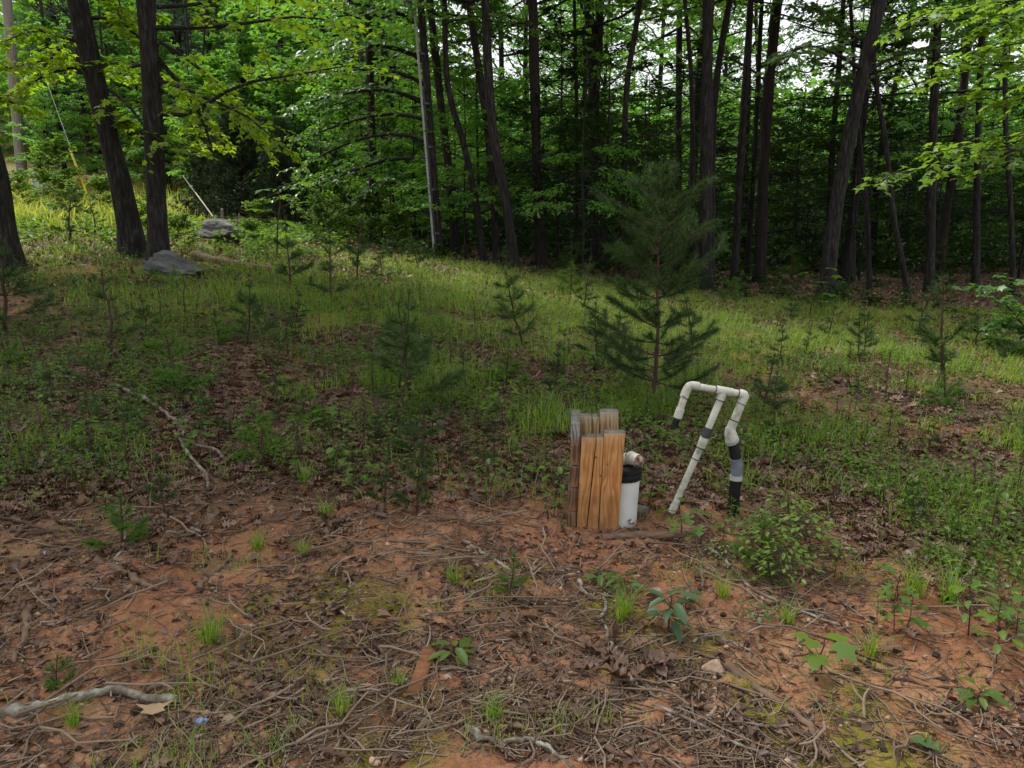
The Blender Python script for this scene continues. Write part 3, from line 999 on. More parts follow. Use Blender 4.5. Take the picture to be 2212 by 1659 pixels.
# far bank, bright hardwoods and pines beyond the road
GB = "trees beyond the grassy bank"
k = tries = 0
while k < 44 and tries < 6000:
    tries += 1
    y = rngF.uniform(33, 62)
    x = rngF.uniform(-.86, -.10) * y
    gap = CX + F * x / (y * cp)
    if gap < 120 or 850 < gap < 940 or y < 41:
        continue
    k += 1
    if rngF.rand() < .33:
        simple_tree(x, y, pine_far[rngF.randint(2)], rngF.uniform(.6, 1.8), rngF.uniform(.8, 1.4), "soft blue green pine among the trees beyond the grassy bank", GB, "pine_tree")
    else:
        simple_tree(x, y, tall_far[rngF.randint(3)], rngF.uniform(.8, 2.5), rngF.uniform(.65, 1.1), "bright green broadleaf tree beyond the grassy bank", GB)
edge_c = [make_crown(190 + k, 8.5, 2.7, 60, (0, 50), 11, 14, 'rhomb', .16, .7, 'far_leaf', profile=lambda z: 1.0 - .6 * z) for k in range(3)]
k = tries = 0
es = []
while k < 28 and tries < 3000:
    tries += 1
    y = rngF.uniform(31, 40)
    x = rngF.uniform(-.80, -.12) * y
    if CX + F * x / (y * cp) < 110 or (CX + F * x / (y * cp) < 340 and y < 37.5) or (x < -13 and y < 36.5) or any((x - a) ** 2 + (y - b) ** 2 < 2.5 for a, b in es):
        continue
    es.append((x, y))
    k += 1
    simple_tree(x, y, edge_c[rngF.randint(3)], .5, rngF.uniform(.45, .95), "bushy light green young tree in the row facing the clearing beyond the bank", "young trees facing the bank")
for px, Y, sc, lb in ((700, 25, .9, "leafy sapling just right of the narrower juniper"), (760, 27, 1.1, "leafy sapling midway between juniper and utility pole"), (830, 24, .9, "leafy sapling left of the smaller ones by the utility pole"),
                      (870, 22.5, .8, "leafy sapling behind the shrub at the pole's foot"), (650, 30, 1.2, "tall leafy sapling behind the narrower juniper"), (790, 32, 1.3, "tall leafy sapling far back, left of the utility pole"),
                      (430, 31, 1.2, "leafy sapling far behind the cream guy guard"), (500, 34, 1.3, "tallest leafy sapling, behind the broad juniper"), (120, 36, 1.0, "leafy sapling behind the yellow guy guard"),
                      (900, 21, .75, "small leafy sapling touching the utility pole's left side"), (845, 20.5, .6, "smallest leafy sapling, near the utility pole's foot")):
    b_ = gY(px, Y)
    simple_tree(b_[0], b_[1], (under + under_b)[rngF.randint(6)], .25, sc * 1.25, lb, "leafy saplings behind the clearing", name="sapling", tkm=tk2, cat="sapling")
# the pale arching dogwood
b_ = gY(1255, 16.2)
tD = thing("dogwood_tree", "young tree holding out pale arching tiers of narrow leaves before the trunks", "tree", b_)
link("trunk", tk2, tD, (0, 0, 0), 0, .8)
add_sprays(tD, b_, [
    [(1255, 330), (1290, 325), (1330, 322), (1365, 330)], [(1255, 340), (1220, 335), (1190, 345)],
    [(1255, 400), (1205, 405), (1170, 418), (1140, 428)], [(1255, 400), (1300, 408), (1345, 402), (1380, 425)],
    [(1255, 370), (1300, 370), (1340, 375), (1390, 390)], [(1255, 440), (1215, 440), (1170, 440), (1145, 455)], [(1255, 430), (1300, 440), (1330, 455)],
], 15.6, .012, 'far_leaf', 'oval', .11, .42, 14, 11, .32, 61, depth=.8, droop=.35)

# ------------------------------------------------------------------ the maple beyond the right edge
tR, bR, cR = tree("bright young maple reaching in over the clearing from the right edge", 2520, 7.0, [(2520, 400), (2500, 0)], 40, 9, maple_top[1], 3.4, cs=(.55, .6), name="maple_tree", seed=70)
add_sprays(tR, bR, [
    [(2500, 330), (2340, 310), (2200, 320), (2080, 350), (1985, 365), (1905, 382)],
    [(2500, 300), (2350, 285), (2220, 290), (2110, 305), (2030, 330)],
    [(2500, 250), (2360, 160), (2230, 130), (2140, 135), (2060, 160), (2010, 170)],
    [(2500, 200), (2350, 100), (2230, 85), (2140, 105), (2090, 120)],
    [(2500, 120), (2350, 60), (2230, 30), (2150, 55)],
    [(2500, 40), (2330, -10), (2200, 0), (2090, 12), (2000, 30)],
    [(2500, 280), (2380, 210), (2260, 200), (2160, 230), (2110, 200)],
], 6.6, .016, 'maple_bright', 'maple', .085, 1.0, 20, 9, .22, 71, depth=.5, flat=.25, droop=.2)
tS = thing("maple_shrub", "low maple shrub with light green leaves at the right edge under the wood", "shrub", gY(2230, 9.0))
add_sprays(tS, np.array(tS.location), [
    [(2260, 780), (2210, 700), (2160, 640), (2115, 625)], [(2260, 780), (2220, 720), (2180, 690), (2130, 700)],
    [(2260, 780), (2225, 690), (2200, 630), (2190, 600)], [(2260, 800), (2200, 750), (2150, 735)],
], 9.0, .01, 'wood_leaf', 'maple', .09, 1.0, 14, 9, .35, 72, depth=.3, flat=.3)


# ------------------------------------------------------------------ young pines
def pine_mesh(seed, H, spread, nlen, dens, mat, w=.0032, bare=.15, whorl=None, power=.8, gap=None, prof=None, elev=(0, 42)):
    rng = np.random.RandomState(seed)
    st, nd = MB(), MB()
    m = 9
    zz = np.linspace(0, H, m)
    S = np.stack([np.cumsum(rng.normal(0, .008 * H / .8, m)), np.cumsum(rng.normal(0, .008 * H / .8, m)), zz], 1)
    S[:, :2] -= S[0, :2]
    rb = .006 + .009 * H
    tubes(st, S, np.linspace(rb, .0025, m), 7)
    nw = whorl or max(4, int(H / .17))
    LPs = []
    for k in range(nw):
        f = bare + (1 - bare) * (k + .3 * rng.rand()) / nw
        if gap and gap[0] < f < gap[1]:
            continue
        nb = rng.randint(3, 6)
        a0 = rng.uniform(0, 6.28)
        for j in range(nb):
            if rng.rand() < .22 and not prof:
                continue
            a = a0 + j * 6.283 / nb + rng.normal(0, .3)
            L = spread * (prof(f) if prof else (1.08 - f) ** power) * rng.uniform(.45, 1.2)
            e = math.radians(rng.uniform(*elev) + 28 * f)
            t = np.linspace(0, 1, 5)
            c = np.array([np.interp(f * H, zz, S[:, q]) for q in range(3)])
            up = L * (math.sin(e) * t + .22 * t ** 2 - .1 * t)
            LPs.append(np.stack([c[0] + L * math.cos(e) * t * math.cos(a), c[1] + L * math.cos(e) * t * math.sin(a), c[2] + up], 1))
            if L > .10:
                for sg in (-1, 1, -1, 1)[:2 if L < .25 else 4]:
                    q = rng.uniform(.25, .85)
                    i = int(q * 4)
                    b0 = LPs[-1][i]
                    a2 = a + sg * rng.uniform(.5, .9)
                    LPs.append(np.stack([b0[0] + L * .45 * t * math.cos(a2), b0[1] + L * .45 * t * math.sin(a2), b0[2] + L * .2 * t], 1))
    LPs.append(np.stack([S[-1] + np.array([0, 0, -.12 * H * .6]) * (1 - t_) for t_ in np.linspace(0, 1, 5)]))
    LP = np.array(LPs)
    n = len(LP)
    tubes(st, LP, np.linspace(.0045, .0015, 5)[None] * np.ones((n, 1)) * (.6 + .5 * H), 4)
    Ln = np.linalg.norm(LP[:, -1] - LP[:, 0], axis=1)
    cnt = np.maximum(8, (Ln * dens).astype(int))
    idx = np.repeat(np.arange(n), cnt)
    f = rng.uniform(.28, 1.0, len(idx)) * 4
    i0 = np.clip(f.astype(int), 0, 3)
    fr = (f - i0)[:, None]
    A = LP[idx, i0] * (1 - fr) + LP[idx, i0 + 1] * fr
    T = unit(LP[idx, i0 + 1] - LP[idx, i0])
    D = unit(T * rng.uniform(.4, 1.0, (len(idx), 1)) + unit(rng.normal(0, 1, (len(idx), 3))) * .8)
    needles(nd, A, D, nlen * rng.uniform(.6, 1.15, len(idx)), w, rng.uniform(0, 1, len(idx)), rng)
    return st.mesh("stem", M['young_bark' if prof else 'sap_bark']), nd.mesh("needles", M[mat])


pine_small = [pine_mesh(300 + k, .85, .29, .075, 640, 'needle', w=.0042) for k in range(5)]
pine_tiny = [pine_mesh(310 + k, .38, .15, .065, 1000, 'needle_bright', w=.0032, bare=.05) for k in range(4)]
pine_thin = [pine_mesh(320 + k, .75, .22, .065, 600, 'needle', w=.004, bare=.2) for k in range(3)]
big_pine = pine_mesh(331, 2.35, .60, .085, 760, 'needle', w=.0045, bare=.10, whorl=15, gap=(.35, .46), elev=(-14, 16), prof=lambda f: float(np.interp(f, [0, .12, .35, .46, .52, .75, 1], [.5, .85, .85, .8, 1.1, .75, .25])))


def pine(kind, px, py, hpx, label, group=None, rot=None, fat=1.0, Hm=None):
    """foot at ground pixel (px,py), hpx tall in the photograph"""
    p = gp(px, py)
    depth = p[1] * cp + (EYE - p[2]) * sp
    H = hpx / F * depth / .97
    base = {'small': .85, 'tiny': .38, 'thin': .75, 'big': 2.35}[kind]
    ms = {'small': pine_small, 'tiny': pine_tiny, 'thin': pine_thin, 'big': [big_pine]}[kind]
    me = ms[int(px * 7 + py) % len(ms)]
    s = H / base
    t = thing("pine_sapling", label, "pine sapling", p - np.array([0, 0, .01]), (px * .37) % 6.28 if rot is None else rot, group, (s * fat, s * fat, s))
    if kind != 'big':
        t.rotation_euler[0] = .2 * math.sin(px * 1.7)
        t.rotation_euler[1] = .13 * math.sin(py * 2.3)
    link("stem", me[0], t)
    link("needles", me[1], t)
    return t


pine('big', 1404, 880, 490, "tall young pine with a bare reddish stem behind the white pipes", fat=0.9)
P_ = [
    ('small', 890, 885, 240, "dense twin-topped pine sapling left of centre, above the brown leaf drift", 1.35),
    ('small', 860, 850, 220, "darker pine sapling close behind the twin-topped one", .9),
    ('small', 1132, 752, 165, "open V-shaped pine sapling on the bright grass", 1.1),
    ('thin', 770, 612, 140, "thin tall pine sapling at the far left of the bright grass", 1.),
    ('thin', 722, 665, 165, "spindly pine sapling in front of the thin tall one", 1.1),
    ('small', 627, 625, 150, "pine sapling beside the yellow green maple seedling", 1.),
    ('small', 535, 745, 155, "shaded pine sapling below the near grey boulder, right side", 1.1),
    ('thin', 240, 765, 175, "slender shaded pine sapling under the maples", 1.3),
    ('small', 10, 720, 200, "bushy dark pine sapling cut by the left edge", 1.5),
    ('small', 1195, 855, 100, "small round pine sapling between the V-shaped one and the big pine", 1.2),
    ('thin', 1010, 850, 100, "wispy pine seedling on the leaf drift left of the round one", 1.),
    ('small', 1232, 600, 100, "bushy blue green pine sapling at the wood edge", 1.4),
    ('small', 1085, 585, 60, "little pine at the foot of the swept trunk", 1.),
    ('small', 905, 580, 75, "small pale pine in front of the utility pole", 1.1),
    ('small', 1330, 600, 85, "dark pine sapling behind the big young pine, on its left", 1.6),
    ('small', 1480, 620, 110, "dark pine sapling behind the big young pine, on its right", 1.7),
    ('thin', 2040, 845, 240, "tall thin pine sapling with a brown stem on the right", 1.2),
    ('thin', 1257, 670, 110, "thin pine sapling standing in the far bright grass", 1.),
    ('small', 900, 1115, 180, "bright fresh pine sapling at the edge of the bare clay", .85),
    ('small', 830, 1105, 120, "smaller fresh pine leaning left of the bright fresh one", .9),
    ('tiny', 268, 1180, 115, "bright bushy pine seedling with pale stick at the clay's edge", 1.2),
    ('thin', 358, 1120, 140, "skinny pine seedling right of the bushy pine seedling", .9),
    ('thin', 590, 860, 150, "skinny pine seedling in the middle of the green undergrowth", 1.),
    ('thin', 985, 995, 110, "leafy thin pine seedling left of the timber surround", 1.),
    ('thin', 1068, 1015, 130, "feathery pine seedling nearest the timber surround", 1.1),
    ('small', 1978, 1135, 105, "squat pine seedling on the right between leaf drifts", .9),
    ('thin', 1690, 800, 95, "pale pine sapling on the grass right of the big pine", 1.3),
    ('thin', 1790, 740, 90, "pine sapling in front of the big leaning oak", 1.2),
    ('small', 1870, 720, 60, "low pine tuft near the dark wood on the right", 1.3),
    ('thin', 2160, 800, 110, "thin pine sapling near the right edge", 1.1),
    ('tiny', 120, 1495, 90, "tuft-like pine seedling on red clay at lower left", 1.0),
    ('tiny', 1625, 1250, 130, "lush pine seedling at the foot of the black riser", 1.1),
    ('tiny', 1105, 1290, 90, "sparse pine seedling on the moss below the timber surround", .9),
    ('small', 1500, 760, 130, "shadowy pine sapling right of the big young pine's stem", 1.2),
    ('small', 1290, 780, 120, "shadowy pine sapling left of the big young pine's stem", 1.2),
    ('thin', 1980, 720, 110, "feathery pine sapling left of the tall thin right one", 1.5),
    ('thin', 150, 525, 110, "pine sapling on the sunny bank between the left trunks", 1.5),
    ('thin', 205, 515, 80, "small pine on the sunny bank touching the leaning maple", 1.5),
]
for kd, px, py, h, lb, fat in P_:
    pine(kd, px, py, h, lb, None, None, fat)
rp = np.random.RandomState(5)
for k in range(52):
    px, py = rp.uniform(20, 2190), rp.uniform(600, 1000)
    if (px > 1210 and px < 1640 and py > 820) or (px < 480 and py < 720):
        continue
    h = rp.uniform(40, 85) * (py / 760)
    pine(('thin', 'small', 'small', 'tiny')[rp.randint(4)], px, py, h * rp.uniform(.8, 1.5), "small thin pine seedling dotted through the grass and leaves", "small pine seedlings in the clearing", None, rp.uniform(1, 1.6))

# ------------------------------------------------------------------ juniper and bank growth
def juniper_mesh(seed, H, R):
    rng = np.random.RandomState(seed)
    w, lf = MB(), MB()
    n = 130
    LP = limbs_on_axis(rng, n, H, R, .1, (10, 65), 5, lambda z: (1 - z) ** .6 * .95 + .1, .1)
    tubes(w, LP, np.linspace(.03, .008, 5)[None] * np.ones((n, 1)), 4)
    k, q = 16, 14
    f = rng.uniform(.3, 1, (n, k)) * 4
    i0 = np.clip(f.astype(int), 0, 3)
    fr = (f - i0)[..., None]
    rows = np.arange(n)[:, None]
    A = LP[rows, i0] * (1 - fr) + LP[rows, i0 + 1] * fr + rng.normal(0, .12, (n, k, 3))
    D = unit(rng.normal(0, .7, (n, k, q, 3)) + np.array([0, 0, .5]) + unit(LP[:, -1] - LP[:, 0])[:, None, None])
    needles(lf, np.broadcast_to(A[:, :, None], D.shape), D, rng.uniform(.08, .22, n * k * q), .035, rng.uniform(0, 1, n * k * q), rng)
    return w.mesh("branches", M['bark']), lf.mesh("foliage", M['juniper'])


jm = juniper_mesh(9, 3.6, 2.0)
for px, Y, s, lb in ((530, 25, (.95, .95, 1.0), "broad dark juniper bush behind the fence post"), (620, 24, (.6, .6, .85), "narrower dark juniper right of the broad one"), (455, 28, (.7, .7, .9), "dark juniper half hidden behind the straight maple trunk")):
    t = thing("juniper_bush", lb, "bush", gY(px, Y), px, None, s)
    tag(link("branches", jm[0], t), kind="stuff")
    link("foliage", jm[1], t)

# ------------------------------------------------------------------ utility pole with conduit, far pole, guys, box, posts
def pipe_mesh(P, r, mat, sides=12, cap=True, name="pipe"):
    mb = MB()
    P = np.asarray(P, float)
    R = np.broadcast_to(np.asarray(r, float), (len(P),))
    tubes(mb, P, R, sides, cap=cap)
    me = mb.mesh(name, M[mat], smooth=False)
    me.polygons.foreach_set("use_smooth", np.array([len(p.vertices) == 4 for p in me.polygons]))
    return me


Yp = 17.0
bp_ = gY(952, Yp)
tp = thing("utility_pole", "dark utility pole with a pale conduit running up its left side", "utility pole", bp_)
pole_top = at(908, 0, Yp)
pole_dir = unit(pole_top - bp_)
link("pole", pipe_mesh([[0, 0, -.2], pole_dir * 4.5, pole_dir * 9.5], [.085, .08, .07], 'bark', 14, name="pole"), tp)
off = np.array([-.115, -.12, 0])
side_d = np.array([-.05, -.06, 0])
link("conduit", pipe_mesh([off + side_d * .2, off + side_d * .2 + pole_dir * 6.1], [.026, .026], 'box_grey', 10, name="conduit"), tp)
off2 = np.array([-.075, -.135, 0])
link("conduit", pipe_mesh([off2, off2 + pole_dir * 3.6], [.016, .016], 'dark_grey', 8, name="conduit"), tp)
for h in (.55, 1.5, 2.4, 3.3, 4.3):
    mb = MB()
    c = off * .5 + pole_dir * h
    tubes(mb, np.array([c + [0, 0, -.025], c + [0, 0, .025]]), np.array([.106, .106]), 14)
    link("strap", mb.mesh("strap", M['dark_grey']), tp)
mb = MB()
c = off + pole_dir * 5.35 + np.array([-.14, 0, 0])
tubes(mb, np.array([c + [0, -.1, 0], c + [0, -.06, 0], c + [0, 0, 0], c + [0, .08, 0]]), np.array([.03, .10, .12, .11]), 12, cap=True)
link("meter", mb.mesh("meter", M['grey_plastic'], smooth=False), tp)

Yq = 38.0
bq = gY(50, Yq)
tq = thing("utility_pole", "weathered grey utility pole far off on the grassy bank", "utility pole", bq)
qd = unit(at(15, 0, Yq) - bq)
link("pole", pipe_mesh([[0, 0, -.2], qd * 6, qd * 12.5], [.25, .23, .17], 'grey_bark', 12, name="pole"), tq)
for h, s in ((8.3, -1), (8.9, 1)):
    link("step", pipe_mesh([qd * h, qd * h + np.array([.45 * s, 0, .1])], [.02, .02], 'steel', 6, name="step"), tq)


def guy(label, a, b, c, Y0, Y1, mat, rg, rw):
    """ground end a, guard end b, wire end c in pixels"""
    A = gp(*a) if Y0 is None else at(*a, Y0)
    Ya = A[1]
    t = thing("guy_wire", label, "guy wire", A)
    B = at(*b, Ya + (Y1 - Ya) * .35) - A
    C_ = at(*c, Y1) - A
    link("wire", pipe_mesh([np.zeros(3), C_], [rw, rw], 'steel', 6, name="wire"), t)
    link("guard", pipe_mesh([B * .02, B], [rg, rg], mat, 10, name="guard"), t)


guy("guy wire sleeved in a long yellow guard on the bank", (195, 437), (150, 322), (84, 130), 33, 36, 'yellow', .042, .012)
guy("guy wire with a cream guard slanting down by the fence posts", (478, 492), (422, 416), (395, 380), 21, 22.5, 'cream', .019, .008)

bx = gY(92, 35.0)
t = thing("utility_box", "pale grey utility box standing in the tall bank grass", "utility box", bx)
mb = MB()


def box(mb, c, s, var=None, bev=.0):
    c, s = np.asarray(c, float), np.asarray(s, float) / 2
    v = np.array([[x, y, z] for x in (-1, 1) for y in (-1, 1) for z in (-1, 1)]) * s + c
    q = [[0, 1, 3, 2], [4, 6, 7, 5], [0, 4, 5, 1], [2, 3, 7, 6], [0, 2, 6, 4], [1, 5, 7, 3]]
    mb.add(v, None, q, var)
    return mb


box(mb, (0, 0, .28), (.52, .45, .62))
link("body", mb.mesh("body", M['box_grey']), t)
mb = MB()
box(mb, (0, 0, .62), (.58, .5, .07))
link("lid", mb.mesh("lid", M['box_grey']), t)

for px, py, hp, w, lb in ((483, 490, 40, .05, "grey wooden fence post by the cream guy guard"), (519, 490, 32, .03, "thin fence post right of the wooden one")):
    p = gY(px, 22)
    p_h = (hp + 8) / F * 22
    t = thing("fence_post", lb, "fence post", p)
    link("post", pipe_mesh([[0, 0, -.1], [.01, 0, p_h]], [w, w * .9], 'grey_bark', 8, name="post"), t)
    link("cap", pipe_mesh([[.01, 0, p_h], [.01, 0, p_h + .03]], [w * .9, w * .4], 'grey_bark', 8, name="cap"), t)
pa, pb = gY(440, 22.1), gY(600, 22.1)
t = thing("fence_wire", "thin wire fence strands strung between the far posts", "wire fence", pa)
for h in (.12, .28, .45):
    link("wire", pipe_mesh([np.array([0, 0, h]), pb - pa + np.array([0, 0, h])], [.005, .005], 'dark_grey', 5, name="wire"), t)

# ------------------------------------------------------------------ boulders and stones
def rock_mesh(seed, size, mat, sub=4, rough=.28, flat=1.0, strata=0.):
    import bmesh
    bm = bmesh.new()
    bmesh.ops.create_icosphere(bm, subdivisions=sub, radius=1)
    rng = np.random.RandomState(seed)
    o = Vector(rng.uniform(-50, 50, 3))
    cuts = [(Vector(unit(rng.normal(size=3))), rng.uniform(.55, .85)) for _ in range(9)]
    for v in bm.verts:
        for nn, d in cuts:
            e = v.co.dot(nn) - d
            if e > 0:
                v.co -= nn * e * .85
        p = v.co.copy()
        v.co *= 1 + rough * mnoise.fractal(p * 1.3 + o, 1.0, 2.0, 5) * .6
        if strata:
            v.co += Vector((0, 0, 1)) * strata * math.sin((p.z + .3 * p.x) * 22) * .04
            v.co.x *= 1 + strata * .05 * math.sin((p.z + .2 * p.y) * 26)
    for v in bm.verts:
        v.co = Vector((v.co.x * size[0], v.co.y * size[1], v.co.z * size[2]))
    me = bpy.data.meshes.new("rock")
    bm.to_mesh(me)
    bm.free()
    me.materials.append(M[mat])
    return me


def rock(label, px, py, size, seed, mat='rock', dz=0., rz=0., tilt=(0, 0), cat="rock", name="rock", Y=None, **kw):
    p = gp(px, py) if Y is None else gY(px, Y)
    o = link(name, rock_mesh(seed, size, mat, **kw), None, p + np.array([0, size[1], dz]), 0, None, (tilt[0], tilt[1], rz))
    tag(o, label, cat)
    return o


rock("near grey boulder with pale veins, lying below the maples", 362, 604, (.47, .30, .22), 3, rz=-.25, tilt=(.1, .14), dz=.10, strata=1.0, sub=5, rough=.5, name="boulder")
rock("far layered grey boulder on the sunlit weeds behind the maples", 465, 530, (.54, .40, .22), 8, rz=-.2, tilt=(.2, .2), dz=.25, strata=1.0, sub=5, rough=.5, name="boulder")
rock("small pale rock on the far left of the bright grass", 657, 548, (.2, .15, .08), 12, rz=.2, dz=.03)
rock("rounded tan stone half sunk in the foreground clay", 1548, 1472, (.05, .042, .035), 14, 'stone', rz=.6, dz=.005, sub=3, rough=.12, name="stone")
rock("dusty grey stone beside the white casing foot", 1388, 1118, (.05, .045, .035), 15, 'rock', dz=.005, sub=3, name="stone")
rock("white quartz chip on the right hand clay", 2002, 1215, (.022, .02, .015), 16, 'white_stone', dz=.006, sub=2, name="stone")
rock("pale stone at the lower edge of the left twig heap", 95, 1204, (.026, .02, .014), 17, 'white_stone', dz=.006, sub=2, name="stone")
rock("small tan stone by the red brown board", 965, 1412 + 70, (.03, .026, .02), 18, 'stone', dz=.004, sub=3, rough=.15, name="stone")
rock("rusty clay lump right of the pale leaf near the bottom", 490, 1580, (.02, .02, .016), 19, 'stone', dz=.006, sub=2, name="stone")

# ------------------------------------------------------------------ the timber surround of the well
Zb = gp(1285, 1150)
Yw = Zb[1]


def zz(zx, zy):
    """pixel of the enlarged crop -> measuring pixel"""
    return 1188.1 + zx * .23876, 792.1 + zy * .23876


def slab(name, corners, depth, mat, parent, origin, jitter=0., sink=True, Yf=None, label=None, seed=0):
    """board with a front outline measured in the crop (bl, br, tr, tl) at distance Yf; depth runs away from the camera"""
    Yf = Yf or Yw
    fr = [at(*zz(*c), Yf) for c in corners]
    if sink:
        fr[0][2] -= .06
        fr[1][2] -= .06
    mid_ = (fr[0] + fr[1]) / 2 * [1, 1, 0]
    dv_ = unit(mid_) * depth
    n = 9
    V = []
    rng = np.random.RandomState(seed)
    ww = rng.normal(0, jitter, (n, 2))
    for i in range(n):
        t = i / (n - 1)
        l = fr[0] * (1 - t) + fr[3] * t
        r = fr[1] * (1 - t) + fr[2] * t
        l = l + (r - l) * ww[i, 0]
        r = r + (r - l) * ww[i, 1]
        e = unit(r - l) * .004
        V += [l + [0, .004, 0], l + e, r - e, r + [0, .004, 0], r + dv_, l + dv_]
    V = np.array(V) - origin
    Q = []
    for i in range(n - 1):
        for k in range(6):
            Q.append([i * 6 + k, i * 6 + (k + 1) % 6, i * 6 + 6 + (k + 1) % 6, i * 6 + 6 + k])
    mb = MB()
    e = (n - 1) * 6
    mb.add(V, None, Q + [[e, e + 1, e + 2, e + 3], [e, e + 3, e + 4, e + 5]])
    c = V.mean(0) * [1, 1, 0]
    me = mb.mesh(name, M[mat], origin=c)
    me.materials.append(M['timber_top'])
    mi = np.zeros(len(me.polygons), np.int32)
    mi[-2:] = 1
    me.polygons.foreach_set("material_index", mi)
    o = link(name, me, parent, c)
    if label:
        o['label'] = label
    return o


tw = thing("well_surround", "open box of upright orange timbers screening the white well casing", "timber box", Zb)
slab("board", [(236, 1490), (317, 1492), (417, 642), (288, 640)], .07, 'timber', tw, Zb, .004, seed=1, label="left sliver of the split front board")
slab("board", [(325, 1494), (429, 1495), (489, 642), (426, 642)], .07, 'timber', tw, Zb, .006, seed=2, label="narrow front board right of the long crack")
slab("board", [(437, 1495), (612, 1488), (682, 602), (494, 602)], .07, 'timber', tw, Zb, .002, seed=3, label="widest and tallest front board")
Yk = Yw + .27
slab("board", [(262, 1300), (378, 1300), (376, 448), (270, 448)], .07, 'timber_old', tw, Zb, .004, Yf=Yk, seed=4)
slab("board", [(384, 1300), (448, 1300), (444, 452), (382, 452)], .07, 'timber_old', tw, Zb, .004, Yf=Yk, seed=5)
slab("board", [(456, 1300), (622, 1300), (620, 410), (452, 408)], .07, 'timber_old', tw, Zb, .002, Yf=Yk, seed=6, label="tallest back board with arched grain")
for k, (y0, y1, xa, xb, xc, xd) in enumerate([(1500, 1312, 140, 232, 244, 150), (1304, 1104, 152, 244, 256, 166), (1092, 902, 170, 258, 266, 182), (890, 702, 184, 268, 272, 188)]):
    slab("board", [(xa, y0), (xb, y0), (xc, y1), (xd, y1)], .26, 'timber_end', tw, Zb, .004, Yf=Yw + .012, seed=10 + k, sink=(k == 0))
slab("board", [(188, 694), (270, 698), (268, 500), (190, 498)], .24, 'timber_grey', tw, Zb, .004, Yf=Yw + .02, seed=15, sink=False, label="silver grey top board of the side wall")
for (zx, zy) in ((415, 818), (520, 885), (455, 985)):
    o_ = link("knot", rock_mesh(int(zx), (.006, .004, .008), 'dark_branch', sub=2), tw, at(*zz(zx, zy), Yw + .001) - Zb)

# white well casing with its black cap and vent elbow
Yc = Yw + .135
cb = gY(1337, Yc)
tcz = thing("well_casing", "white well casing with black cap and white vent elbow behind the timbers", "well casing", cb)
top = at(*zz(660, 1000), Yc)[2] - cb[2]
lean = np.array([.012, 0, 0])
R_ = .087
link("casing", pipe_mesh([[-.0, 0, -.1], lean * .5 + [0, 0, top * .5], lean + [0, 0, top]], [R_, R_, R_], 'casing', 40, name="casing"), tcz)
mb = MB()
for z0, z1, r in ((0, .018, R_ + .008), (.018, .022, R_ + .002), (.022, .052, R_ + .009), (.052, .06, R_ + .001), (.06, .082, R_ + .004), (.082, .092, R_ - .012)):
    z0, z1 = z0 * .72, z1 * .72
    tubes(mb, np.array([lean + [0, 0, top + z0], lean + [0, 0, top + z1]]), np.array([r, r if z0 < .057 else r - .02]), 40, cap=True)
link("cap", mb.mesh("cap", M['black_plastic']), tcz)
va = at(*zz(600, 850), Yc) - cb
vb = at(*zz(725, 822), Yc - .01) - cb
vc = at(*zz(808, 850), Yc - .075) - cb
vent = MB()
tubes(vent, smooth_path([va + [-.01, 0, -.05], va + [0, 0, 0.0], va + [.03, 0, .006], vb], 10), np.full(10, .030), 20, cap=True)
link("vent_elbow", vent.mesh("vent_elbow", M['pvc'], smooth=True), tcz)
vt = MB()
dv = unit(vc - vb)
tubes(vt, np.array([vb, vb + dv * .012, vb + dv * .012, vc]), np.array([.034, .034, .031, .031]), 20)
tubes(vt, np.array([vc, vb + dv * .014]), np.array([.026, .024]), 20)
link("vent_mouth", vt.mesh("vent_mouth", M['pvc'], smooth=False), tcz)
vr = MB()
tubes(vr, np.array([vc + dv * .0005, vc - dv * .0005 + dv * 0.001, vc - dv * .03]), np.array([.031, .0262, .0255]), 20)
link("vent_lining", vr.mesh("vent_lining", M['dark_hollow']), tcz)
rb = MB()
tubes(rb, np.array([vb - dv * .003, vb + dv * .003]), np.array([.0355, .0355]), 20, cap=True)
link("seam", rb.mesh("seam", M['dark_grey']), tcz)

# ------------------------------------------------------------------ the white pipe manifold
Yr = Yw + .22
fb = gp(*zz(1110, 1300))
tr_ = thing("pipe_manifold", "white plastic pipe manifold on two slanting risers, one ending in black pipe", "pipework", fb)


def q(zx, zy, dy=0.):
    return at(*zz(zx, zy), Yr + dy) - fb


PR = .0182


def run(name, pts, r, mat, m=None, sides=18, label=None, smooth=True):
    P = np.array([q(*p) for p in pts])
    if m:
        P = smooth_path(P, m)
    o = link(name, pipe_mesh(P, np.full(len(P), r) if np.isscalar(r) else np.interp(np.linspace(0, 1, len(P)), np.linspace(0, 1, len(r)), r), mat, sides, name=name), tr_)
    if label:
        o['label'] = label
    return o


# left drop pipe
run("pipe", [(1213, 280), (1155, 470)], PR, 'pvc')
run("elbow", [(1212, 275), (1240, 200), (1268, 165), (1345, 178)], PR * 1.22, 'pvc', 12)
run("coupling", [(1183, 375), (1153, 462)], PR * 1.2, 'pvc')
run("nipple", [(1151, 470), (1128, 552)], PR * .82, 'black_plastic', label="black ribbed hose nipple at the open end")
for k in range(5):
    a = k / 5
    run("rib", [(1147 - 20 * a, 482 + 64 * a), (1145 - 20 * a, 489 + 64 * a)], PR * .98, 'black_plastic')
# top bar
run("pipe", [(1330, 180), (1520, 212)], PR, 'pvc')
run("tee", [(1495, 205), (1650, 235)], PR * 1.22, 'pvc')
run("tee", [(1566, 225), (1538, 305)], PR * 1.2, 'pvc')
run("pipe", [(1640, 232), (1720, 244)], PR, 'pvc')
run("elbow", [(1705, 242), (1755, 246), (1762, 270), (1730, 335)], PR * 1.24, 'pvc', 12)
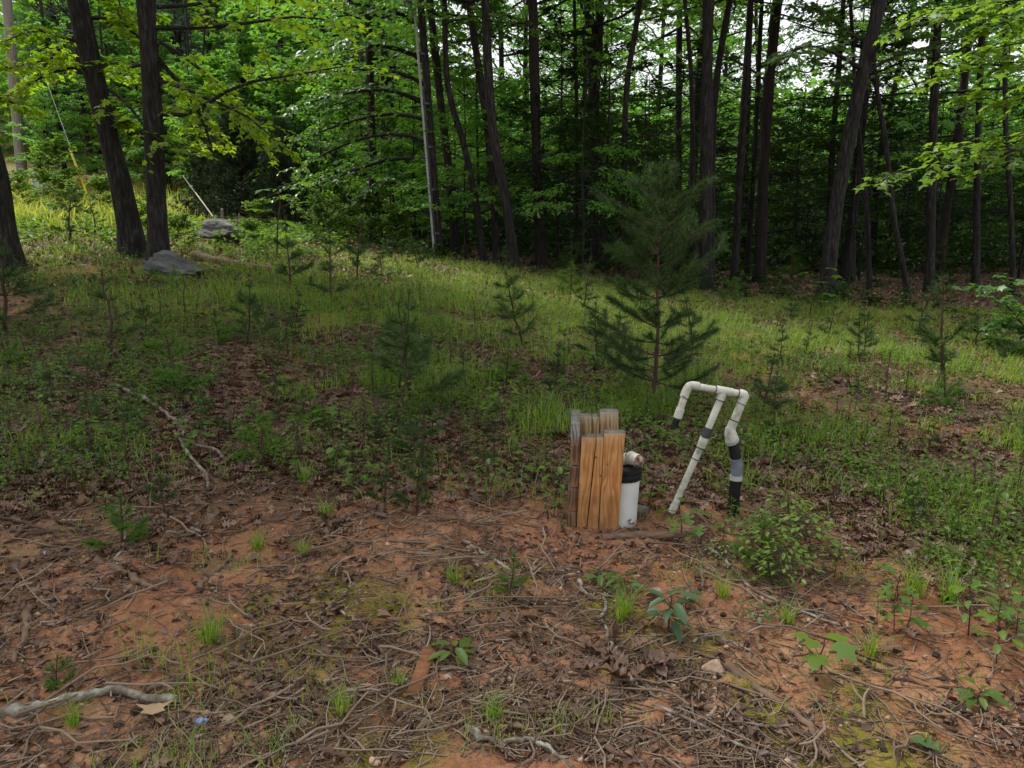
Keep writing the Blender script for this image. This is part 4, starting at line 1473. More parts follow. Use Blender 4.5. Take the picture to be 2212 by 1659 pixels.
# middle riser
run("pipe", [(1540, 300), (1432, 560)], PR * 1.0, 'pvc')
run("coupling", [(1436, 552), (1404, 632)], PR * 1.36, 'dark_grey', label="dark grey rubber coupling on the middle riser")
run("coupling", [(1398, 640), (1362, 735)], PR * 1.28, 'pvc')
run("pipe", [(1366, 720), (1312, 838)], PR * 1.02, 'pvc')
run("pipe", [(1314, 834), (1108, 1300)], PR * .97, 'pvc')
run("flange", [(1128, 1255), (1100, 1316)], PR * 1.15, 'pvc')
# right riser
run("pipe", [(1732, 330), (1668, 490)], PR * 1.2, 'pvc')
run("pipe", [(1668, 484), (1632, 570)], PR * 1.3, 'pvc')
run("coupling", [(1632, 552), (1630, 600), (1652, 672)], [PR * 1.36, PR * 1.75, PR * 1.85], 'pvc', 10)
for k in range(3):
    run("clamp", [(1645 + 3 * k, 655 + 14 * k), (1648 + 3 * k, 662 + 14 * k)], PR * (1.95 - .04 * k), 'steel')
run("pipe", [(1655, 690), (1672, 760), (1682, 838)], [PR * 1.58, PR * 1.56, PR * 1.5], 'black_plastic', 8, label="black flexible pipe of the right riser")
run("elbow", [(1682, 832), (1690, 880), (1690, 930), (1683, 975)], [PR * 1.5, PR * 1.66, PR * 1.66, PR * 1.6], 'grey_plastic', 10, label="grey elbow above the black casing")
run("clamp", [(1680, 828), (1682, 846)], PR * 1.72, 'grey_plastic')
run("flange", [(1684, 978), (1681, 1022)], PR * 1.78, 'steel')
run("casing", [(1680, 1022), (1662, 1230), (1652, 1420)], PR * 1.64, 'black_plastic', 6, label="matt black standpipe rising from the ground")
# dark seams where the glued sockets end
for (a, b, r) in (((1216, 270), (1211, 276), 1.27), ((1346, 178), (1350, 178.5), 1.05), ((1494, 205), (1499, 206), 1.27), ((1700, 241), (1705, 242), 1.29), ((1732, 330), (1729, 336), 1.32),
                  ((1541, 298), (1538, 306), 1.25), ((1364, 728), (1360, 738), 1.31), ((1316, 830), (1312, 838), 1.06), ((1670, 480), (1666, 490), 1.33), ((1155, 462), (1153, 470), 1.24)):
    run("seam", [a, b], PR * r, 'dark_grey')
# the old plank and rubble at the foot
pl = gp(1370, 1165)
t = thing("old_plank", "old brown plank half buried in front of the casing", "plank", pl)
mb = MB()
Pl = np.array([gp(1300, 1166), gp(1380, 1164), gp(1450, 1163), gp(1492, 1160)])
Pl[:, 2] += .012
tubes(mb, Pl - pl, np.array([.018, .025, .028, .02]), 5, cap=True)
link("plank", mb.mesh("plank", M['root_plank']), t)

# ------------------------------------------------------------------ things lying in the foreground
g0 = gp(912, 1462)
bd = MB()
pts = [gp(880, 1503), gp(908, 1506), gp(946, 1420), gp(915, 1418)]
top_ = np.array(pts) - g0
top_[:, 2] += .018
bot = top_.copy()
bot[:, 2] -= .03
bd.add(np.concatenate([bot, top_]), None, [[4, 5, 6, 7], [0, 1, 5, 4], [1, 2, 6, 5], [2, 3, 7, 6], [3, 0, 4, 7]])
tag(link("board_scrap", bd.mesh("board_scrap", M['rust_board']), None, g0), "short red brown board scrap lying flat on the clay", "board")
g0 = gp(437, 1566)
cm = rock_mesh(44, (.020, .017, .011), 'blue', sub=3, rough=.7)
tag(link("crumpled_wrapper", cm, None, g0 + np.array([0, 0, .008])), "crumpled blue and white foil wrapper on the clay", "wrapper")


def stick(label, px_pts, r, mat='lichen_branch', side=None, seed=0, group=None, name="fallen_branch", lift=.3, wob=.006):
    rng = np.random.RandomState(seed + 900)
    P = np.array([gp(*p) for p in px_pts])
    P = smooth_path(P, max(8, 4 * len(px_pts)))
    P[:, 2] = hfun(P[:, 0], P[:, 1]) + r * lift + .006
    P = P + rng.normal(0, wob, P.shape) * [1, 1, .4]
    o0 = P[0].copy()
    n = len(P)
    mb = MB()
    R = r * np.linspace(1, .55, n) * (1 + rng.normal(0, .14, n))
    tubes(mb, P - o0, R, 8, cap=True)
    if not side:
        o = link(name, mb.mesh(name, M[mat], smooth=True), None, o0)
        return tag(o, label, "branch", group)
    t = thing(name, label, "branch", o0, 0, group)
    link("stem", mb.mesh("stem", M[mat], smooth=True), t)
    for sp_, rr in side:
        Q = np.array([gp(*p) for p in sp_])
        Q = smooth_path(Q, 8)
        Q[:, 2] = hfun(Q[:, 0], Q[:, 1]) + rr * max(.6, lift) + .008
        m2 = MB()
        tubes(m2, Q - o0, rr * np.linspace(1, .6, 8), 7, cap=True)
        link("side_branch", m2.mesh("side_branch", M[mat], smooth=True), t)
    return t


def z8(x, y):
    return 1080 + x * .5117, 1152 + y * .5117


def z7(x, y):
    return x * .4883, 1152 + y * .4883


def z4(x, y):
    return x * .3906, 576 + y * .3906


stick("long pale crooked branch with a fork in the left leaf drift", [z4(650, 690), z4(800, 750), z4(910, 830), z4(1025, 920), z4(990, 1005), z4(1070, 1100), z4(1165, 1190), z4(1140, 1265)], .0145, 'pale_branch', lift=1.8,
      side=[([z4(1010, 990), z4(1100, 1035), z4(1200, 1040), z4(1235, 1100)], .013)], seed=1)
stick("thick lichen covered branch lying in from the lower left edge", [z7(-60, 850), z7(150, 815), z7(320, 790), z7(500, 740), z7(640, 755), z7(790, 765)], .022, seed=2, mat='lichen_branch')
stick("pale twig standing beside the bushy pine seedling's foot", [z4(690, 1380), z4(695, 1580), z4(620, 1659)], .009, seed=3)
stick("thin branch running down right from the curled oak leaves", [z8(438, 280), z8(440, 460), z8(500, 570), z8(620, 690), z8(800, 800), z8(980, 860), z8(1230, 830)], .0075, seed=4, side=[([z8(640, 770), z8(850, 850), z8(1000, 920), z8(1240, 990)], .007)])
stick("short white lichen stick below the round seedlings", [z8(330, 215), z8(350, 265), z8(405, 305)], .011, seed=5)
stick("smooth brown branch half sunk in the pale clay, right of the tan stone", [z8(950, 570), z8(1060, 650), z8(1200, 760), z8(1300, 850), z8(1400, 970)], .015, 'dark_branch', seed=6, lift=.1)
stick("pale bent stick at the bottom edge near centre", [z8(-120, 860), z8(-60, 905), z8(60, 910), z8(150, 905), z8(230, 960), z8(300, 1000)], .011, seed=7)
stick("long straight grey stick running from the lush pine seedlings", [z8(840, 55), z8(960, 140), z8(1060, 255), z8(1200, 330), z8(1340, 390), z8(1430, 420)], .009, seed=8, wob=.003)
stick("forked twig hanging below the light green seedling by the plank", [z8(830, 40), z8(855, 130), z8(850, 240)], .007, seed=9)
stick("dark brown bark branch lying on the red clay at left", [z7(480, 160), z7(560, 200), z7(650, 250), z7(700, 280)], .018, 'dark_branch', seed=10, lift=.2)
stick("stout tan stick slanting up from the seed husks, left", [z7(880, 265), z7(920, 220), z7(990, 160), z7(1030, 120)], .013, 'dark_branch', seed=11)
stick("arched thin twig with a hooked end beside the moss", [z7(1085, 415), z7(1090, 350), z7(1130, 300), z7(1200, 235), z7(1320, 215)], .006, 'twig', seed=12)
stick("bent pale twig curving round the right side of the moss", [z7(1620, 430), z7(1500, 375), z7(1505, 300), z7(1560, 250)], .006, seed=13)
stick("long thin twig sweeping above the blue wrapper", [z7(1130, 645), z7(1200, 715), z7(1280, 770), z7(1450, 760), z7(1640, 745)], .008, 'twig', seed=14)
stick("dark stick lying across the middle foreground", [z7(650, 730), z7(780, 680), z7(900, 650), z7(1100, 610), z7(1260, 620)], .009, 'dark_branch', seed=15)
stick("stubby yellowed root piece at the left edge of the foreground", [z7(130, 360), z7(115, 450), z7(80, 560), z7(70, 610)], .015, 'dark_branch', seed=16)
stick("straight tan stick pointing at the blue wrapper", [z7(1000, 655), z7(1090, 720), z7(1170, 780)], .006, 'twig', seed=17)
stick("white barked stick at the right end of the bottom litter", [z7(2060, 885), z7(2110, 940), z7(2200, 955), z7(2260, 950)], .011, seed=18)
stick("thin pale twig beside the V crossing near the timber foot", [z8(-150, 60), z8(-60, 110), z8(60, 190)], .010, seed=19)
stick("forked grey twig right of the long straight grey stick", [z8(810, 485), z8(900, 460), z8(990, 470), z8(1050, 510)], .007, seed=20)
stick("dark twig laid over the fallen leaves at lower right", [z8(1390, 515), z8(1500, 540), z8(1640, 630), z8(1900, 670)], .008, 'twig', seed=21)
stick("long thin twig crossing the clay under the tan stone", [z8(40, 765), z8(140, 800), z8(200, 880), z8(260, 960)], .009, 'twig', seed=22)
stick("grey branch lying over the grass on the right, tip raised", [(1770, 823), (1850, 843), (1960, 866), (2060, 862), (2140, 854)], .014, 'bark', seed=23, lift=1.5, side=[([(2046, 864), (2062, 880), (2076, 897)], .018), ([(1960, 866), (1985, 840), (1950, 780)], .008)])
stick("rotten log lying in the weeds behind the near boulder", [(415, 560), (480, 572), (540, 582), (610, 592)], .075, 'dark_branch', seed=24, name="fallen_log", lift=.7, wob=.02)
stick("bleached branch end on the forest floor behind the big pine", [(1520, 640), (1560, 650), (1585, 655)], .045, 'lichen_branch', seed=25)
stick("reddish rotten stick at the wood edge behind the big pine", [(1590, 655), (1630, 652)], .05, 'pine_bark', seed=26)
stick("pale dead stick low in the weeds at the left edge", [z4(-10, 880), z4(90, 900), z4(180, 910)], .011, seed=27)
stick("mottled stick left of the feathery pine, lying in grass", [z4(1560, 925), z4(1640, 900), z4(1740, 885)], .010, seed=28)
stick("short thick stick pointing down into the left twig heap", [z4(1090, 1310), z4(1140, 1350), z4(1165, 1390)], .020, 'dark_branch', seed=29)
stick("crooked pale twig pair over the twig heap at left", [z4(870, 1500), z4(960, 1490), z4(1060, 1475), z4(1135, 1440)], .009, seed=30, side=[([z4(1060, 1475), z4(1140, 1500)], .008)])
for k, (a, b, c) in enumerate([((60, 1490), (120, 1480), (300, 1480)), ((20, 1560), (200, 1500), (380, 1495)), ((90, 1520), (190, 1440), (280, 1400)), ((200, 1580), (380, 1565), (520, 1545)), ((300, 1400), (420, 1460), (560, 1480)), ((10, 1420), (200, 1450), (330, 1520)), ((400, 1440), (480, 1510), (560, 1560))]):
    stick("thin grey stick criss-crossed in the twig heap at left", [z4(*a), z4(*b), z4(*c)], .008, 'twig', seed=40 + k, group="sticks of the twig heap", lift=1.2)


# ------------------------------------------------------------------ countable small litter
def copies(mesh_list, n, label, cat, group, name, place, smin, smax, rs, sink=.0, flatrot=True):
    k = tries = 0
    while k < n and tries < n * 30:
        tries += 1
        p = place(rs)
        if p is None:
            continue
        s = rs.uniform(smin, smax)
        o = link(name, mesh_list[rs.randint(len(mesh_list))], None, (p[0], p[1], p[2] + sink * s), 0, s,
                 (rs.uniform(-.3, .3), rs.uniform(-.3, .3), rs.uniform(0, 6.28)) if flatrot else tuple(rs.uniform(0, 6.28, 3)))
        tag(o, label, cat, group)
        k += 1


def place_px(y0, y1, x0=-20, x1=2232, cond=None):
    def f(rs):
        px, py = rs.uniform(x0, x1), rs.uniform(y0, y1)
        if cond and not cond(px, py):
            return None
        if 1195 < px < 1420 and 1050 < py < 1215:
            return None
        return gp(px, py)
    return f


rs = np.random.RandomState(51)
ball = [rock_mesh(500 + k, (.014, .014, .0125), 'gumball', sub=3, rough=.55) for k in range(3)]
copies(ball, 190, "dark round seed husk lying on the clay", "seed husk", "dark seed husks on the clay", "seed_husk", place_px(1180, 1655, cond=lambda a, b: b > 1190 + (a - 1106) * .08), .6, 1.25, rs, .006, False)
peb = []
for k in range(6):
    me = rock_mesh(520 + k, (.016, .013, .010), 'pebble', sub=2, rough=.4)
    a_ = me.attributes.new("var", 'FLOAT', 'POINT')
    a_.data.foreach_set("value", np.full(len(me.vertices), k / 5.))
    peb.append(me)
copies(peb, 120, "small rounded tan pebble on the clay", "pebble", "tan pebbles on the clay", "pebble", place_px(1170, 1655), .45, 1.2, rs, .003, True)
tws = []
for k in range(10):
    L = rs.uniform(.12, .34)
    P = np.stack([np.linspace(-L / 2, L / 2, 7), np.cumsum(rs.normal(0, .012, 7)), np.abs(np.cumsum(rs.normal(0, .003, 7)))], 1)
    mb = MB()
    tubes(mb, P, np.linspace(1, .5, 7) * rs.uniform(.002, .0038), 6, rs.uniform(0, 1), cap=True)
    if k % 2:
        i = 3
        e = P[i] + np.array([L * .2, rs.choice([-1, 1]) * L * .16, .01])
        tubes(mb, np.array([P[i], (P[i] + e) / 2 + [0, .004, 0], e]), np.array([.003, .0026, .0015]), 5, rs.uniform(0, 1), cap=True)
    tws.append(mb.mesh("twig", M['twig'], smooth=True))
copies(tws, 280, "thin brown twig lying on the bare clay", "twig", "twigs on the bare clay", "twig", place_px(1085, 1655), .6, 1.5, rs, .012, True)
drl = []
for k in range(6):
    mb = MB()
    leaves(mb, [[0, 0, 0]], [[1, 0, 0]], [[0, 0, 1]], .11, .8, 'oaklobe', rs.uniform(.1, 1), rs.uniform(-.5, .9))
    drl.append(mb.mesh("dry_leaf", M['litter']))
copies(drl, 70, "dry brown oak leaf lying on the clay", "leaf", "dry oak leaves on the clay", "dry_leaf", place_px(1010, 1655, cond=lambda a, b: vnoise(a, b, 160, 3) > .42), .4, .85, rs, .014, True)


def one_leaf(label, px, py, L, mat, var, rz, shape='oaklobe', w=.8, curl=.3, rx=0.1):
    mb = MB()
    leaves(mb, [[-L / 2, 0, 0]], [[1, 0, 0]], [[0, 0, 1]], L, w, shape, var, curl)
    o = link("leaf", mb.mesh("leaf", M[mat]), None, gp(px, py) + np.array([0, 0, .02]), 0, None, (rx, .1, rz))
    tag(o, label, "leaf")


one_leaf("fallen pale green oak leaf near the lower right corner", *z8(1790, 930), .095, 'blue_weed', .9, 2.2, w=1.0)
one_leaf("tan star-shaped dead leaf beside the blue wrapper", *z7(690, 835), .10, 'litter', .98, 1.9, 'maple', .9)
one_leaf("curled brown leaf standing up right of the moss", *z7(1700, 400), .06, 'litter', .75, .4, 'oval', .8, .9)
one_leaf("broad tan dead leaf on the twig heap at left", *z4(470, 1340), .10, 'litter', 1.0, 1.4, 'oval', .7, .3, .6)
one_leaf("small tan dead leaf left of the broad one on the twig heap", *z4(215, 1300), .07, 'litter', .97, 1.0, 'oval', .7, .3, .5)
one_leaf("large curled tan leaf above the dull green weed", *z8(650, 295), .085, 'litter', .8, 2.9, 'oval', .8, .7)
one_leaf("bright rust red oak leaf in the left leaf drift", *z4(1265, 945), .10, 'litter', .9, .6)

# the curled oak spray
p0 = gp(*z8(500, 580))
t = thing("dead_oak_spray", "cluster of curled purple brown oak leaves on a fallen twig", "dead leaves", p0)
mb, mb2 = MB(), MB()
rl = np.random.RandomState(61)
c_ = np.array([gp(*z8(a, b)) for a, b in ((350, 520), (470, 500), (560, 560), (450, 610), (520, 620), (620, 600), (400, 560), (580, 650), (640, 610), (480, 560), (540, 590))])
for k in range(2):
    P = c_ + rl.normal(0, .02, c_.shape) * [1, 1, .3] + [0, 0, .03]
    leaves(mb, P - p0, rl.normal(0, 1, P.shape) * [1, 1, .25], np.array([0, 0, 1]) + rl.normal(0, .35, P.shape), rl.uniform(.07, .12, len(P)), .75, 'oaklobe', rl.uniform(.4, .75, len(P)), rl.uniform(.2, .9, len(P)))
link("leaves", mb.mesh("leaves", M['litter']), t)
tubes(mb2, resample(np.array([gp(*z8(440, 500)), gp(*z8(520, 590)), gp(*z8(600, 670))]), 6) - p0 + [0, 0, .015], np.full(6, .005), 6)
link("stem", mb2.mesh("stem", M['dark_branch']), t)

# ------------------------------------------------------------------ seedlings and weeds one can point at
def seedling_mesh(seed, n, size, shape, mat, H, spread, width=.9, up=.3):
    rng = np.random.RandomState(seed)
    st, lf = MB(), MB()
    S = np.stack([np.cumsum(rng.normal(0, .006, 5)), np.cumsum(rng.normal(0, .006, 5)), np.linspace(0, H, 5)], 1)
    tubes(st, S, np.linspace(.0035, .0015, 5), 6)
    z = np.linspace(.35, 1, n)
    az = np.arange(n) * 2.4 + rng.uniform(-.4, .4, n)
    A = np.stack([np.interp(z, np.linspace(0, 1, 5), S[:, k]) for k in range(3)], 1)
    d = np.stack([np.cos(az), np.sin(az), np.full(n, up) + rng.normal(0, .15, n)], 1)
    E = A + unit(d) * spread * rng.uniform(.5, 1.2, (n, 1)) * (1.25 - .8 * (z[:, None] - .35) / .65 if n > 40 else 1)
    tubes(st, np.stack([A, (A + E) / 2 + [0, 0, .005], E], 1), np.full((n, 3), .0013), 4)
    dd = d.copy()
    dd[:, 2] = rng.normal(-.15, .15, n)
    for k in range(n):
        m1 = MB()
        leaves(m1, E[k:k + 1], dd[k:k + 1], np.array([[0, 0, 1.]]) + rng.normal(0, .2, (1, 3)), size * rng.uniform(.7, 1.15), width, shape, rng.uniform(0, 1))
        lf.add(m1.v[0], m1.t[0], None, m1.a[0])
    return st.mesh("stem", M['sap_bark']), lf.mesh("leaves", M[mat])


sm = {'maple': seedling_mesh(700, 5, .085, 'maple', 'maple_bright', .14, .05), 'maple2': seedling_mesh(701, 8, .08, 'maple', 'weed', .24, .06),
      'rosette': seedling_mesh(702, 9, .07, 'oval', 'weed', .04, .02, .42, .5), 'dull': seedling_mesh(703, 14, .065, 'oval', 'blue_weed', .12, .02, .45, .2),
      'bushy': seedling_mesh(704, 26, .06, 'oval', 'weed', .30, .07, .6, .3), 'oakling': seedling_mesh(705, 6, .09, 'oaklobe', 'weed', .15, .04, .9), 'feather': seedling_mesh(708, 64, .05, 'rhomb', 'weed', .42, .05, .13, .8), 'feather2': seedling_mesh(709, 44, .05, 'rhomb', 'weed', .30, .075, .16, .45), 'lush': seedling_mesh(707, 95, .042, 'oval', 'maple_bright', .32, .19, .6, .3), 'ground': seedling_mesh(706, 12, .05, 'oval', 'weed', .10, .06, .75)}


def seedling(kind, px, py, s, label, group=None, name="seedling", cat="seedling"):
    p = gp(px, py)
    t = thing(name, label, cat, p - np.array([0, 0, .005]), (px * .71 + py * .13) % 6.28, group, s)
    link("stem", sm[kind][0], t)
    link("leaves", sm[kind][1], t)


S_ = [
    ('oakling', 1470, 1165, 1.15, "light green lobed seedling at the end of the plank"), ('oakling', 1510, 1185, 1.0, "light green lobed seedling drooping right of the plank end"),
    ('maple', *z8(1350, 590), 1.0, "pair of light green maple-like leaves low on the right foreground"),
    ('rosette', *z7(2010, 590), 1.2, "bright green leafy rosette beside the red brown board"), ('rosette', *z8(420, 230), 1.0, "small green rosette above the short white stick"),
    ('rosette', *z8(520, 235), 1.1, "wider green rosette right of the small one"), ('dull', *z8(715, 440), 1.35, "dull blue green weed with stalked top on bare clay"),
    ('dull', *z8(790, 330), .8, "thin dull green weed behind the larger blue green one"),
    ('maple2', 1400, 1110, .9, "bright seedling between the casing and the middle riser"), ('maple2', 1600, 1065, .8, "bright seedling touching the black standpipe"),
    ('lush', 1650, 1255, .7, "bushy bright weed in front of the black standpipe"), ('lush', 1730, 1240, .85, "bushy bright weed right of the lush pine seedling"), ('lush', 1555, 1235, .4, "bushy low weed left of the lush pine seedling"),
    ('lush', 1690, 1295, .65, "lower bushy weed at the front of the clump by the riser"), ('lush', 1700, 1190, .8, "bushy weed at the back of the clump right of the standpipe"), ('lush', 1800, 1250, .5, "small bushy weed at the right end of the clump"),
    ('maple2', 600, 560, 5.2, "yellow green maple seedling on the sunlit weeds behind the boulder"), ('maple2', 1750, 690, 3.2, "whitish green maple seedling at the foot of the leaning oak"),
    ('maple2', 350, 700, 2.2, "broad leaved seedling patch below the near boulder"), ('maple2', 400, 690, 2.0, "broad leaved seedling right of the patch below the boulder"),
    ('maple2', 320, 512, 4.0, "broad leaved bush between the two maple trunks"), ('oakling', 200, 985, 1.2, "yellowing oak seedling in the left undergrowth"), ('oakling', 430, 970, 1.2, "green oak seedling in the left leaf drift"),
    ('oakling', 710, 950, 1.4, "star leaved oak seedling left of centre"), ('ground', 730, 1010, 1.2, "three leaved weed under the star leaved seedling"),
    ('bushy', 1050, 1090, .8, "leafy weed by the left foot of the timber box"), ('bushy', 1195, 1120, .9, "tall leafy weed touching the timber box"), ('bushy', 1090, 940, 1.1, "leafy green sprout over the red leaf drift"),
    ('bushy', 2130, 1180, .9, "leafy weed clump near the pale clay patch at right"), ('bushy', 2090, 1380, .9, "leafy weed clump by the lower right edge"), ('bushy', 2150, 1440, .9, "darker leafy weed clump in the lower right corner"),
    ('maple2', 1960, 1370, .7, "light maple seedling on the right leaf drift"), ('maple2', 2190, 1390, .8, "light maple seedling cut by the right edge"), ('rosette', 2110, 1530, 1.1, "flat green weed in the lower right corner"),
    ('oakling', 1290, 880, 1.0, "light seedling behind the timber back boards"), ('maple2', 1430, 990, 1.0, "bright weed between big pine and pipes"), ('maple2', 690, 700, 1.2, "pale seedling on the grass left of the twin-topped pine"),
    ('ground', *z7(1150, 385), .5, "tiny green sprout on the moss"), ('rosette', *z7(1800, 460), .5, "tiny green sprout above the board scrap"),
]
for kd, px, py, s, lb in S_:
    seedling(kd, px, py, s, lb)
rs = np.random.RandomState(81)
k = 0
while k < 110:
    px, py = rs.uniform(-20, 2230), rs.uniform(620, 1090) if rs.rand() < .8 else rs.uniform(1090, 1480)
    if (py > 1090 and px < 1500) or (1200 < px < 1640 and 1000 < py < 1170):
        continue
    k += 1
    kd, lb, gr_ = [('bushy', "slim upright weed set with many small oval leaves", "upright oval leaved weeds"), ('ground', "low weed with a few rounded leaves close to the ground", "low round leaved weeds"),
                   ('maple2', "little broad lobed seedling among grass and fallen leaves", "little lobed seedlings"), ('oakling', "tiny oak seedling with wavy edged leaves in the leaf litter", "tiny oak seedlings")][rs.choice(4, p=[.34, .34, .16, .16])]
    seedling(kd, px, py, rs.uniform(.5, 1.0), lb, gr_, "weed", "weed")

for k in range(130):
    px, py = rs.uniform(-20, 2230), 600 + 560 * rs.rand() ** .8
    if vnoise(px, py, 190, 5) < .42:
        continue
    if (1200 < px < 1640 and 960 < py < 1180) or (py > 1060 and px < 1100) or (px < 500 and py < 650):
        continue
    seedling('feather' if k % 2 else 'feather2', px, py, rs.uniform(.45, 1.1), "feathery upright weed with fine narrow leaves in the clearing", "feathery weeds in the clearing", "weed", "weed")
# shrubs by the bank and wood edge
for px, Y, s, lb in ((150, 19, 1.0, "feathery shrub on the sunny bank between the left trunks"), (330, 15.5, .8, "low shrub between the two maple trunks"), (700, 18.5, 1.0, "low shrub left of the utility pole"),
                     (800, 18.3, 1.1, "round low shrub nearer the utility pole"), (860, 17.8, .9, "small shrub at the foot of the utility pole"), (745, 21, 1.5, "taller shrub behind the low ones, left of the pole"), (120, 33, 2.2, "bright leafy bush on top of the bank"),
                     (40, 30, 1.3, "bush on the bank at the far left edge"), (230, 29, 1.3, "bush on the bank beside the yellow guy guard"), (560, 17.5, .8, "bright low shrub behind the far boulder"),
                     (545, 14.6, .5, "sunlit green weeds at the right of the far boulder"), (395, 13.4, .55, "sunlit green weeds at the foot of the straight maple")):
    t = thing("shrub", lb, "shrub", gY(px, Y), px * .3, None, s)
    c = shrub_c[int(px) % 3]
    tag(link("branches", c[0], t), kind="stuff")
    link("foliage", c[1], t)

# ------------------------------------------------------------------ ground cover nobody could count
def polar(rng, n, r0, r1, a=.80):
    """even on the picture rather than on the ground"""
    r = r0 * (r1 / r0) ** (rng.rand(n) ** 1.0)
    th = rng.uniform(-a, a, n)
    return r * np.sin(th), r * np.cos(th)


def blades(name, label, n, r0, r1, dens, hmin, hmax, w, mat, seed, lean=.5, bend=.35):
    rng = np.random.RandomState(seed)
    x, y = polar(rng, n, r0, r1)
    keep = rng.rand(n) < dens(x, y)
    x, y = x[keep], y[keep]
    # gather into tufts
    tx = x + rng.normal(0, .02, len(x))
    z = hfun(tx, y) - .01
    n = len(x)
    h = rng.uniform(hmin, hmax, n) * (.6 + .8 * vnoise(tx, y, .5, 21))
    az = rng.uniform(0, 6.28, n)
    l = np.abs(rng.normal(0, lean, n)) * h
    D = np.stack([np.cos(az), np.sin(az)], 1)
    S = np.stack([-np.sin(az), np.cos(az)], 1)
    w_ = w * rng.uniform(.6, 1.4, n) * (1 + .035 * np.clip(y, 0, 30))
    B = np.stack([tx, y, z], 1)
    mid = B + np.concatenate([D * (l * .35)[:, None], (h * .6)[:, None]], 1)
    tip = B + np.concatenate([D * (l * (1 + bend))[:, None], h[:, None] * rng.uniform(.75, 1.05, (n, 1))], 1)
    s3 = np.concatenate([S, np.zeros((n, 1))], 1) * w_[:, None] / 2
    V = np.stack([B - s3, B + s3, mid + s3 * .8, mid - s3 * .8, tip], 1)
    b = np.arange(n)[:, None] * 5
    mb = MB()
    mb.add(V, b + np.array([[3, 2, 4]]), b + np.array([[0, 1, 2, 3]]), np.repeat(np.clip(rng.beta(2, 2.4, n) + .25 * (vnoise(tx, y, 1.3, 22) - .5) + .16 * sstep(8, 12, y), 0, 1), 5))
    o = link(name, mb.mesh(name, M[mat]))
    return tag(o, label, "grass", None, "stuff")


def d_meadow(x, y):
    n = vnoise(x, y, .8, 30) * .5 + vnoise(x, y, .28, 31) * .5
    a = sstep(3.4, 5.6, y + .5 * np.clip(x - 1, 0, 1.5)) * sstep(16.8, 15.0, y + .15 * np.clip(x, 0, 20)) * sstep(.41, .59, n + .03 * sstep(5, 7, y) + .12 * sstep(7, 10, y))
    a = a * (sstep(6.5, 9.5, y) + (1 - sstep(6.5, 9.5, y)) * .8 * sstep(.50, .64, vnoise(x, y, .55, 36) * .7 + vnoise(x, y, .17, 37) * .3))
    shade = sstep(-2.0, -5.0, x) * sstep(6, 8, y)
    a = a * (1 - .35 * shade)
    return np.clip(a, 0, 1)


blades("meadow_grass", "sparse fresh grass growing through the clearing", 190000, 2.9, 16.5, d_meadow, .05, .21, .0040, 'grass', 401, .9, .6)
blades("bank_grass", "tall yellow green grass on the sunny bank", 60000, 16, 46, lambda x, y: np.clip(sstep(-7.5, -10, x + .12 * (y - 20)) * sstep(15.5, 19, y) * (1 - .9 * sstep(20.6, 21.2, y) * sstep(24.4, 23.8, y)), 0, 1), .25, .70, .016, 'bank', 402)
blades("clay_grass", "thin wisps of grass on the bare clay", 14000, 1.9, 4.2, lambda x, y: sstep(.66, .76, vnoise(x, y, .33, 33) * .75 + vnoise(x, y, .09, 34) * .25) * .9 + .05 * sstep(.5, 3, x) + .5 * sstep(1.0, 2.0, x) * sstep(2.2, 2.8, y) * sstep(.45, .65, vnoise(x, y, .4, 35)), .03, .12, .0026, 'grass', 403)
rt = np.random.RandomState(404)
gm = []
for k in range(4):
    n = 60
    az = rt.uniform(0, 6.28, n)
    h = rt.uniform(.06, .15, n)
    l = rt.uniform(.1, .9, n) * h
    B = np.stack([rt.normal(0, .012, n), rt.normal(0, .012, n), np.zeros(n)], 1)
    D = np.stack([np.cos(az), np.sin(az), np.zeros(n)], 1)
    S = np.stack([-np.sin(az), np.cos(az), np.zeros(n)], 1) * .0014
    mid = B + D * (l * .4)[:, None] + np.array([0, 0, 1]) * (h * .6)[:, None]
    tip = B + D * (l * 1.3)[:, None] + np.array([0, 0, 1]) * (h * .9)[:, None]
    mb = MB()
    b = np.arange(n)[:, None] * 5
    mb.add(np.stack([B - S, B + S, mid + S * .8, mid - S * .8, tip], 1), b + np.array([[3, 2, 4]]), b + np.array([[0, 1, 2, 3]]), np.repeat(rt.rand(n), 5))
    gm.append(mb.mesh("grass_tuft", M['grass']))
G_ = [(455, 1392, 1.3, "grass tuft on the clay above the long lichen branch"), (735, 1560, 1.0, "grass tuft beside the long sweeping twig"), (1063, 1560, .9, "grass tuft at the bottom centre"), (860, 1500, .7, "grass tuft left of the board scrap"),
      (655, 1205, .9, "grass tuft above the moss patch"), (660, 1050, 1.2, "grass tuft at the left of the bright fresh pine"), (1350, 1330, 1.2, "grass tuft on moss below the round seedlings"), (1340, 1345, 1.0, "thin grass tuft by the lichen stick's top"),
      (1560, 1290, 1.0, "grass tuft in front of the lush pine seedlings"), (165, 1590, .9, "grass tuft under the thick lichen branch"), (560, 1190, 1.0, "pale grass tuft near the twig crossing"), (1975, 1290, 1.5, "tall grass tuft on the right leaf drift"),
      (2050, 1310, 1.6, "tall grass tuft by the lower right weeds"), (1880, 1430, 1.0, "grass tuft right of the maple-like leaves"), (1700, 1350, 1.0, "grass tuft along the straight grey stick"), (705, 1130, 1.0, "grass tuft right of the left twig heap"), (980, 1260, .9, "yellowish grass tuft above the moss")]
for k, (px, py, s, lb) in enumerate(G_):
    o = link("grass_tuft", gm[k % 4], None, gp(px, py) - np.array([0, 0, .005]), k * 1.3, s)
    tag(o, lb, "grass tuft")


